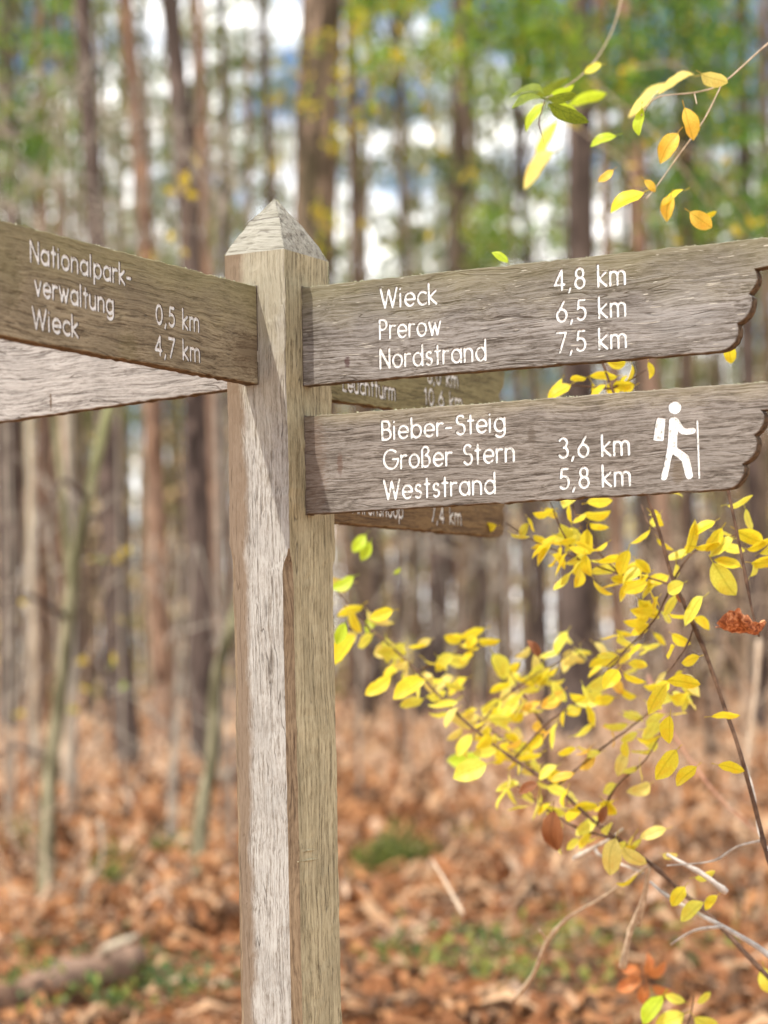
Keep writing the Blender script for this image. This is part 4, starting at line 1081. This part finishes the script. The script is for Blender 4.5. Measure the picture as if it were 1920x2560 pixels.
for (x, y, a, l, k, D) in ((745, 1345, 240, 50, 'g', 4.45), (765, 1245, 205, 56, 'g', 4.8), (790, 1155, 225, 46, 'g', 5.1), (800, 1170, 235, 44, 'g', 5.1), (850, 1240, 40, 20, 'g', 4.9),
                           (1052, 1650, 198, 78, 'g', 4.5), (1040, 1632, 185, 74, 'g', 5.2), (768, 1372, 228, 80, 'y', 4.6), (850, 1318, 190, 52, 'y', 4.5), (920, 1470, 205, 80, 'y', 4.5), (845, 1460, 215, 70, 'y', 4.6)):
    add_leaf(shr, sb, dat(x, y, D), a, 5, 25, l * K / FPX * D, 'l' if (x == 1052) else k, rg=lrg)
# low leaves on the main stem's foot
for (x, y, a, l, k) in ((1330, 1810, 250, 80, 'p'), (1345, 1830, -50, 62, 'p'), (1430, 1845, -20, 34, 'p'), (1500, 1895, 10, 46, 'l'), (1480, 1915, 230, 50, 'y'), (1520, 1950, 215, 62, 'l'), (1440, 1790, 195, 60, 'p'), (1550, 1935, 225, 40, 'y')):
    add_leaf(shr, sb, dat(x, y, 4.28), a, 5, 30, l * K / FPX * 4.28, k, rg=lrg)
for (x, y, a, l) in ((1195, 1750, 262, 90), (1160, 1690, 200, 44), (1310, 1740, 240, 40), (1165, 1420, 110, 42)):
    add_leaf(shr, sb, dat(x, y, 4.5), a, 0, 35, l * K / FPX * 4.5, 'b', 1, rg=lrg)

# second shrub: dark arching stem with the leaf clusters just under and between the boards
s2b = dat(1675, 1900, 4.05)
sh2 = empty('arching_shrub', s2b); tag(sh2, 'dark arching stem at the right with yellow leaf clusters under and between the right boards', 'shrub')
P1 = twig(sh2, s2b, [(1675, 1900), (1652, 1830), (1638, 1770), (1600, 1630), (1566, 1530), (1520, 1400), (1480, 1310), (1450, 1240), (1425, 1150), (1398, 1070), (1370, 960), (1330, 860), (1300, 780), (1290, 740)], (4.02, 4.15), .0043, .0020, M_twig, 'stem')
for pp, D, n, keys in (
 ([(1445, 1262), (1400, 1248), (1340, 1240), (1250, 1208), (1160, 1172), (1095, 1130)], (4.15, 4.4), 24, 'yyyyl'),
 ([(1340, 1240), (1290, 1190), (1250, 1130), (1235, 1080)], (4.25, 4.3), 12, 'yyyl'),
 ([(1250, 1210), (1210, 1140), (1190, 1085)], (4.3, 4.3), 8, 'yyl'),
 ([(1450, 1262), (1420, 1330), (1370, 1385), (1310, 1440)], (4.2, 4.3), 12, 'yyyl'),
 ([(1425, 1150), (1400, 1130), (1385, 1090)], (4.2, 4.3), 5, 'ly'),
 ([(1320, 840), (1360, 820), (1395, 800)], (4.15, 4.15), 6, 'yyy'),
 ([(1320, 840), (1270, 835), (1215, 830)], (4.15, 4.2), 6, 'yyy'),
 ([(1500, 1350), (1480, 1400), (1440, 1455)], (4.1, 4.1), 3, 'y'),
 ([(1450, 1262), (1490, 1200), (1540, 1175), (1600, 1150)], (4.1, 4.1), 6, 'yl')):
    P = twig(sh2, s2b, pp, D, .0020, .0010, M_twig); leaves_along(sh2, s2b, P, int(n * 1.35), keys, (36, 62), .05, 1, .62)
for (x, y, a, l, t_, r_) in ((1535, 1548, 0, 64, 0, 55), (1448, 1545, 265, 62, 0, 20), (1550, 1652, -15, 60, 0, 30), (1462, 1620, 225, 74, 10, 30), (1505, 1655, 215, 60, 0, 50), (1440, 1470, -8, 74, 0, 30), (1440, 1478, 225, 72, 5, 45)):
    add_leaf(sh2, s2b, dat(x, y, 4.0), a, t_, r_, l * K / FPX * 4.0, 'y', rg=lrg)
add_leaf(sh2, s2b, dat(1460, 1280, 4.1), -50, 0, 30, 30 * K / FPX * 4.1, 'b', rg=lrg)

# third: thin dark twig with a curled dead leaf
s3b = dat(1640, 1375, 3.86)
sh3 = empty('dead_leaf_twig', s3b); tag(sh3, 'thin dark hanging twig with yellow leaves and a curled rust brown dead leaf', 'twig')
P3 = twig(sh3, s3b, [(1640, 1375), (1625, 1320), (1606, 1220), (1590, 1140), (1574, 1062), (1566, 1000)], (3.88, 3.96), .0022, .0026, M_twig, 'stem')
for (x, y, a, l, t_, r_, k) in ((1545, 1125, 205, 54, 0, 55, 'y'), (1560, 1140, 235, 62, 0, 20, 'y'), (1590, 1145, -35, 66, 0, 30, 'y'), (1585, 1165, 200, 60, 0, 50, 'l'), (1612, 1185, 5, 60, 0, 55, 'y'),
                                (1600, 1225, 150, 56, 0, 40, 'y'), (1622, 1215, -8, 60, 0, 40, 'y'), (1620, 1245, 60, 40, 0, 40, 'l'), (1480, 1195, 55, 74, 0, 48, 'y'), (1500, 1180, -10, 56, 0, 60, 'y'),
                                (1540, 1215, -62, 88, 0, 35, 'l'), (1520, 1290, 220, 70, 0, 55, 'l'), (1640, 1195, 30, 50, 0, 40, 'l'), (1570, 1090, 10, 60, 0, 60, 'l')):
    add_leaf(sh3, s3b, dat(x, y, 4.05), a, t_, r_, l * K / FPX * 4.05, k, rg=lrg)
def dead_leaf():
    rg = random.Random(8); V = []; F = []; nu, nv = 20, 12
    for i in range(nu + 1):
        u = i / nu
        wdt = math.sin(math.pi * min(1, u * .9 + .08)) ** .6
        for j in range(nv + 1):
            v = j / nv * 2 - 1
            a = v * 2.0 * wdt + .5
            rr = .0175 * wdt * (1 + .25 * math.sin(u * 9 + v * 3)) * (1 + (.18 * math.sin(u * 31 + j) if abs(v) > .8 else 0))
            x = (u - .5) * .074 + .005 * math.sin(v * 4 + u * 3)
            y = -math.cos(a) * rr * 1.15 + .007 * math.sin(u * 6.5) + .0012 * math.sin(u * 40 + v * 7)
            z = math.sin(a) * rr + .0012 * math.sin(v * 22 + u * 13)
            V.append(rt(Vector((x, y + .004 * u, z))))
    for i in range(nu):
        for j in range(nv):
            a = i * (nv + 1) + j; F.append((a, a + 1, a + nv + 2, a + nv + 1))
    me = mesh('dead_leaf', V, F); return me
tt_ = NT('dead_leaf_rust'); vv_ = tt_.coord('Object', (90, 90, 90)); q1 = tt_.noise(vv_, 1, 5, .7, .5)
MD = tt_.out(tt_.ramp(q1, [(.36, (.10, .022, .008)), (.5, (.42, .12, .035)), (.62, (.72, .34, .16))]), .55, q1, .9, .003, .3, .25)
dl = link('dead_leaf', dead_leaf(), sh3, [MD]); dl.location = dat(1600, 1345, 3.86) - s3b; dl['label'] = 'curled rust brown dead leaf'

# overhanging twigs, upper right
ob_ = dat(1700, 60, 4.1)
ovh = empty('overhanging_branch', ob_); tag(ovh, 'sprays of amber and green leaves hanging in the upper right, over the board tips', 'branch')
twig(ovh, ob_, [(1700, 60), (1640, 110), (1560, 180), (1500, 200), (1420, 210), (1385, 250)], (4.1, 4.0), .0016, .0009, M_twigl)
twig(ovh, ob_, [(1560, 180), (1520, 260), (1470, 330), (1420, 400), (1395, 430)], (4.05, 4.0), .0011, .0008, M_twigl)
twig(ovh, ob_, [(1500, 200), (1505, 225)], (4.05, 4.0), .001, .0008, M_twigl)
for (x, y, a, l, t_, r_, k, D) in ((1478, 232, -75, 74, 0, 12, 'o', 3.98), (1465, 286, 230, 72, 0, 25, 'o', 3.98), (1325, 366, 215, 42, 0, 20, 'o', 4.0), (1392, 414, 200, 84, 0, 52, 'y', 3.95),
        (1392, 388, -50, 36, 0, 20, 'o', 4.0), (1478, 412, 205, 60, 0, 62, 'y', 4.0), (1450, 420, 250, 56, 0, 30, 'o', 4.0), (1490, 458, -35, 60, 0, 10, 'o', 3.95), (1520, 465, 10, 30, 0, 40, 'y', 4.1),
        (1515, 158, -28, 62, 0, 40, 'p', 3.95), (1420, 205, 200, 70, 0, 62, 'p', 4.0), (1500, 165, 190, 84, 0, 62, 'p', 4.3), (1386, 232, 262, 62, 0, 45, 'g', 4.0), (1332, 292, 190, 60, 0, 50, 'g', 4.2),
        (1300, 140, 190, 40, 0, 30, 'l', 4.6), (1440, 180, 215, 110, 0, 60, 'p', 4.6)):
    add_leaf(ovh, ob_, dat(x, y, D), a, t_, r_, l * K / FPX * D, k, rg=lrg)
ob2 = dat(1185, 60, 4.25)
ov2 = empty('green_leaf_spray', ob2); tag(ov2, 'spray of dark green and yellow-green leaves hanging above the upper right board', 'branch')
twig(ov2, ob2, [(1350, -40), (1325, 60), (1270, 150), (1178, 215)], (5.6, 4.3), .0012, .0010, M_twigl)
twig(ov2, ob2, [(1164, 268), (1170, 290), (1176, 312)], (4.05, 4.05), .0014, .0003, M_twig)
twig(ov2, ob2, [(1178, 215), (1170, 240), (1164, 268)], (4.3, 4.05), .0012, .0012, M_twig)
for (x, y, a, l, t_, r_, k, D) in ((1180, 215, 185, 80, 20, 60, 'd', 4.1), (1182, 212, 0, 66, 20, 55, 'd', 4.1), (1178, 222, 218, 70, 0, 55, 'g', 4.4), (1186, 220, -32, 98, 0, 55, 'd', 4.0), (1184, 226, -30, 80, 10, 60, 'g', 4.3),
        (1150, 205, 20, 90, 0, 66, 'd', 4.9), (1225, 225, 8, 90, 0, 66, 'g', 4.9), (1205, 260, 235, 96, 0, 64, 'l', 5.4), (1175, 205, 160, 70, 0, 55, 'd', 4.3), (1200, 330, 215, 100, 0, 55, 'p', 5.2), (1190, 205, 20, 56, 0, 60, 'g', 4.3)):
    add_leaf(ov2, ob2, dat(x, y, D), a, t_, r_, l * K / FPX * D, k, rg=lrg)
# single leaves peeping over / under the upper right board
s4b = dat(1097, 600, 3.86)
sh4 = empty('leafy_shoot', s4b); tag(sh4, 'small bright yellow leaf peeping over the upper right board', 'leaf')
twig(sh4, s4b, [(1100, 640), (1098, 600), (1096, 566)], 3.86, .0008, .0006, M_twigl, 'stem')
add_leaf(sh4, s4b, dat(1098, 568, 3.86), 132, 0, 38, 42 * K / FPX * 3.86, 'g', 1, rg=lrg)
s5b = dat(1570, 730, 3.98)
sh5 = empty('leafy_shoot', s5b); tag(sh5, 'single yellow leaf hanging under the scalloped end of the upper right board', 'leaf')
twig(sh5, s5b, [(1560, 700), (1568, 725), (1573, 742)], 3.98, .0008, .0006, M_twigl, 'stem')
add_leaf(sh5, s5b, dat(1573, 742, 3.95), -82, 0, 10, 44 * K / FPX * 3.95, 'y', 3, rg=lrg)
# low yellow sprig at the bottom right
s6b = dat(1470, 2260, 4.6)
sh6 = empty('low_sprig', s6b); tag(sh6, 'low sprig of yellow-green leaves at the bottom right corner', 'sprig')
twig(sh6, s6b, [(1470, 2260), (1490, 2200), (1500, 2150)], 4.6, .002, .001, M_twig, 'stem')
for (x, y, a, l, k) in ((1432, 2150, 235, 76, 'g'), (1480, 2165, 160, 46, 'l'), (1478, 2190, 205, 70, 'l'), (1505, 2165, 20, 36, 'l'), (1500, 2195, -40, 60, 'l'), (1650, 2090, -80, 60, 'l')):
    add_leaf(sh6, s6b, dat(x, y, 4.6), a, 0, 25, l * K / FPX * 4.6, k, rg=lrg)

# pale dead branches, lower right
def dead(pps, Dd, r, mat, label, name='dead_branch'):
    b0 = dat(*pps[0][0], Dd[0]); o = empty(name, b0); tag(o, label, 'branch')
    for i, pp in enumerate(pps): twig(o, b0, pp, Dd, r * (1 if i == 0 else .6), r * .45 * (1 if i == 0 else .8), mat, 'limb' if i else 'stem')
dead([[(1700, 2105), (1650, 2055), (1580, 2012), (1510, 1975), (1440, 1935), (1405, 1905)], [(1560, 2002), (1500, 2010), (1450, 2040)]], (4.2, 4.35), .0060, M_twigw, 'pale grey dead branch crossing the lower right corner')
dead([[(1570, 1928), (1520, 1890), (1462, 1858), (1440, 1845)]], (4.25, 4.25), .0055, M_twigw, 'short whitish broken stick lying above the pale grey branch')
dead([[(1720, 1990), (1690, 1890), (1660, 1840), (1640, 1795), (1625, 1700), (1600, 1630)], [(1648, 1815), (1590, 1830), (1540, 1860), (1440, 1870)]], (4.1, 4.2), .0042, M_twigw, 'whitish stem with side twig beside the dark arching stem')
dead([[(1345, 2090), (1362, 2010), (1385, 1950), (1405, 1870)], [(1380, 2000), (1395, 1940), (1402, 1880)]], (4.7, 4.6), .0060, M_twigl, 'upright tan dead stem below the foot of the diagonal stem')
dead([[(1110, 2160), (1150, 2110), (1180, 2040), (1225, 1985), (1300, 1940), (1400, 1870)], [(1180, 2030), (1165, 2010)]], (5.3, 4.7), .0052, M_twigl, 'long tan dead branch curving down to the left at the lower right')
dead([[(1240, 1855), (1285, 1830), (1320, 1812), (1345, 1790)], [(1285, 1830), (1300, 1850), (1390, 1885)]], (4.8, 4.6), .0048, M_twigw, 'short whitish twig left of the yellow leaves at the stem foot')
dead([[(1000, 1975), (965, 1910), (935, 1860)]], (6.6, 6.9), .0065, M_twigl, 'blurred tan stick leaning above the bracken near the green cushion')
dead([[(1400, 1460), (1440, 1560), (1490, 1640), (1560, 1730), (1640, 1800)]], (6.2, 5.6), .0036, M_twigr, 'thin reddish twig running down behind the arching stem')
dead([[(1640, 1380), (1632, 1500), (1618, 1600), (1612, 1700)], [(1632, 1500), (1585, 1420), (1560, 1370)]], (9.5, 9.3), .0100, M_twigl, 'blurred tan stem under the curled dead leaf')
# rust-brown oak leaves low at the right
s7b = dat(1385, 2120, 5.2)
sh7 = empty('oak_sprig', s7b); tag(sh7, 'sprig of rust-red dead leaves near the bottom right', 'sprig')
twig(sh7, s7b, [(1400, 2180), (1395, 2140), (1385, 2105)], 5.2, .002, .0012, M_twig, 'stem')
LM['r'] = leafmat('leaf_rust', (0.55, 0.16, 0.04), .3, .35, .5, 40, second=(0.70, 0.30, 0.10)); LV['r'] = [leaf_mesh(90 + i, 'r', .6, .4, .5) for i in range(4)]
for (x, y, a, l) in ((1385, 2105, 160, 40), (1385, 2110, 215, 50), (1395, 2125, 250, 48), (1400, 2110, 20, 50), (1395, 2105, 70, 44), (1410, 2130, -30, 44), (1380, 2120, 190, 50)):
    add_leaf(sh7, s7b, dat(x, y, 5.2), a, 0, 30, l * K / FPX * 5.2, 'r', rg=lrg)

# bare brush: fine grey twigs standing among the trees at the left
def brush(box, D, n, seed, label, mat, r=.006, stems=5):
    x0, y0, x1, y1 = box; rg = random.Random(seed); b0 = dat((x0 + x1) / 2, y1, D); b0.z = 0
    o = empty('bare_bush', b0); tag(o, label, 'bush')
    for _ in range(stems):
        x = rg.uniform(x0, x1); p = [dat(x, y1, D), dat(x + rg.uniform(-30, 30), (y0 + y1) / 2, D + rg.uniform(-.3, .3)), dat(x + rg.uniform(-70, 70), y0, D + rg.uniform(-.5, .5))]
        P = smooth_path([Vector((p[0].x, p[0].y, 0))] + p, 3); m_ = len(P)
        link('stem', mesh('stem', *tube([q - b0 for q in P], [r * 1.25 * (1 - .6 * i / m_) for i in range(m_)], 5, .1, rg)), o, [mat])
    ps = []
    for _ in range(n):
        x, y = rg.uniform(x0, x1), rg.uniform(y0, y1); a = rg.choice((-1, 1)) * rg.uniform(5, 75); l = rg.uniform(70, 210); d = D + rg.uniform(-1, 1); c = rg.uniform(-35, 35)
        q = [(x, y), (x + math.sin(R(a)) * l * .5 + c * .4, y - math.cos(R(a)) * l * .5), (x + math.sin(R(a)) * l + c, y - math.cos(R(a)) * l + abs(c))]
        ps.append(tube([v_ - b0 for v_ in smooth_path([dat(*w_, d) for w_ in q], 3)], [r, r * .9, r * .8, r * .7, r * .6, r * .5, r * .3], 4, 0, None))
    tag(link('twigs', mesh('twigs', *merge(ps)), o, [mat]), kind='stuff')
M_brush = plain('brush_grey', (0.20, 0.17, 0.14), (0.44, 0.39, 0.32), 8)
brush((-20, 150, 260, 620), 20, 70, 1, 'pale grey bare bush at the left, over the near left board', M_brush, .009)
brush((230, 250, 520, 700), 19, 45, 2, 'pale grey bare bush between the near left board and the post top', M_brush, .008)
brush((340, 1180, 500, 1700), 17, 20, 3, 'grey bare bush just left of the post, in front of the pines', M_brush, .009)
brush((0, 1100, 330, 1760), 18, 26, 4, 'tangle of pale bare stems round the forked sapling', M_brush, .008, 7)
brush((760, 1150, 1200, 1560), 24, 40, 5, 'pale bare brush behind the left end of the yellow leaves', M_brush, .011, 7)
brush((1300, 1200, 1660, 1700), 20, 60, 6, 'tan bare brush behind the arching stem at the right', M_twigl, .008, 7)
brush((1050, 1750, 1660, 2080), 11.5, 60, 7, 'low tangle of dead tan stalks at the lower right', M_twigl, .003, 4)
brush((0, 1780, 180, 2080), 12.5, 34, 8, 'dead stalks standing round the foot of the forked sapling', M_twigl, .004, 5)
# moss cushions
def cushion(x, y, wpx, h, label, seed, wts=(6, 1, 0)):
    d = ray(x * K, y * K); P = CAM + d * (1.5 / -d.z); sc = P.y * K / FPX; rs = np.random.RandomState(seed); C = []
    for _ in range(9):
        cx, cy = rs.normal(0, wpx * sc * .3), rs.normal(0, .5); r = wpx * sc * rs.uniform(.12, .3); hh = h * rs.uniform(.5, 1)
        a = rs.uniform(0, 6.283, 60); rr = np.sqrt(rs.uniform(0, 1, 60))
        C.append(np.stack([cx + np.cos(a) * rr * r, cy + np.sin(a) * rr * r, np.sqrt(1 - rr ** 2) * hh * rs.uniform(.4, 1, 60)], 1))
    v, tt, mi = cards(np.concatenate(C), .04, 10, .02, wts, .8, rs)
    o = link('moss_cushion', add_mats(fast_mesh('moss_cushion', v, tt, mi), M_moss)); o.location = (P.x, P.y, 0); tag(o, label, 'moss')
cushion(850, 1925, 170, .5, 'low dark green mossy patch right of the post', 1)
cushion(30, 1880, 150, .5, 'green moss hummock at the left edge beside the forked sapling', 3, (4, 3, 0))
cushion(330, 1930, 160, .42, 'olive moss hummock left of the curved sapling foot', 4, (6, 2, 0))
# scattered yellow leaves still hanging on saplings farther back
for k_, (bx0, by0, bx1, by1, D_, n_, lb_) in enumerate(((300, 330, 480, 560, 13, 9, 'few yellow leaves hanging blurred left of the post tip'), (720, 30, 1040, 560, 15, 26, 'yellow leaves hanging blurred between the thickest and the stubbed pine'),
        (20, 1180, 330, 1560, 15, 12, 'few yellow leaves hanging blurred low at the left'), (1220, 80, 1640, 560, 12, 14, 'yellow leaves hanging blurred above the board tips'))):
    rs = np.random.RandomState(50 + k_); c0 = dat((bx0 + bx1) / 2, by1, D_)
    C = [tuple(dat(rs.uniform(bx0, bx1), rs.uniform(by0, by1), D_ + rs.uniform(-1, 1)) - c0) for _ in range(n_)]
    v, tt, mi = cards(C, .02, 3, .035, (1, 3), .8, rs)
    o = empty('leafy_twig', c0); tag(o, lb_, 'twig')
    tag(link('leaves', add_mats(fast_mesh('leaves', v, tt, mi), [M_green[1], M_green[3]]), o), kind='stuff')
    ps = [tube([Vector(C[i]), (Vector(C[i]) + Vector(C[i - 1])) / 2 + Vector((0, 0, .1)), Vector(C[i - 1])], [.003, .003, .002], 4) for i in range(1, len(C), 2)]
    tag(link('twigs', mesh('twigs', *merge(ps)), o, [M_twigl]), kind='stuff')
# two old saw scars on the shaded side of the post
for (xa, ya, xb, yb) in ((747, 2131, 794, 2124), (746, 2155, 804, 2147)):
    na = Vector((A.x, A.y, 0)); pa = on_plane(xa, ya, POST0, na); pb = on_plane(xb, yb, POST0, na)
    pa, pb = MSI @ pa, MSI @ pb
    link('saw_scar', mesh('saw_scar', *tube([pa + Vector((-.001, 0, 0)), (pa + pb) / 2 + Vector((.0004, 0, .0008)), pb + Vector((-.001, 0, 0))], [.0012, .0022, .0008], 6)), post, [M_post_r])

# raised dark box, painted shade for the gap where each tenon enters the post
def joint_shade(x0, x1, y0, y1, z0, z1):
    V_ = [(x, y, z) for x in (x0, x1) for y in (y0, y1) for z in (z0, z1)]
    F_ = [(0, 1, 3, 2), (4, 6, 7, 5), (0, 4, 5, 1), (2, 3, 7, 6), (0, 2, 6, 4), (1, 5, 7, 3)]
    link('mortise_shade', mesh('mortise_shade', V_, F_, False), post, [M_groove])
g_ = .0014
for o__ in (oUR, oLR): joint_shade(-.01, .0006, .055 - g_, .055 + BT + g_, o__[0][1] - g_, o__[-1][1] + g_)
joint_shade(-.0515 - BT - g_, -.0515 + g_, -.0006, .01, oL[1][1] - g_, oL[2][1] + g_)
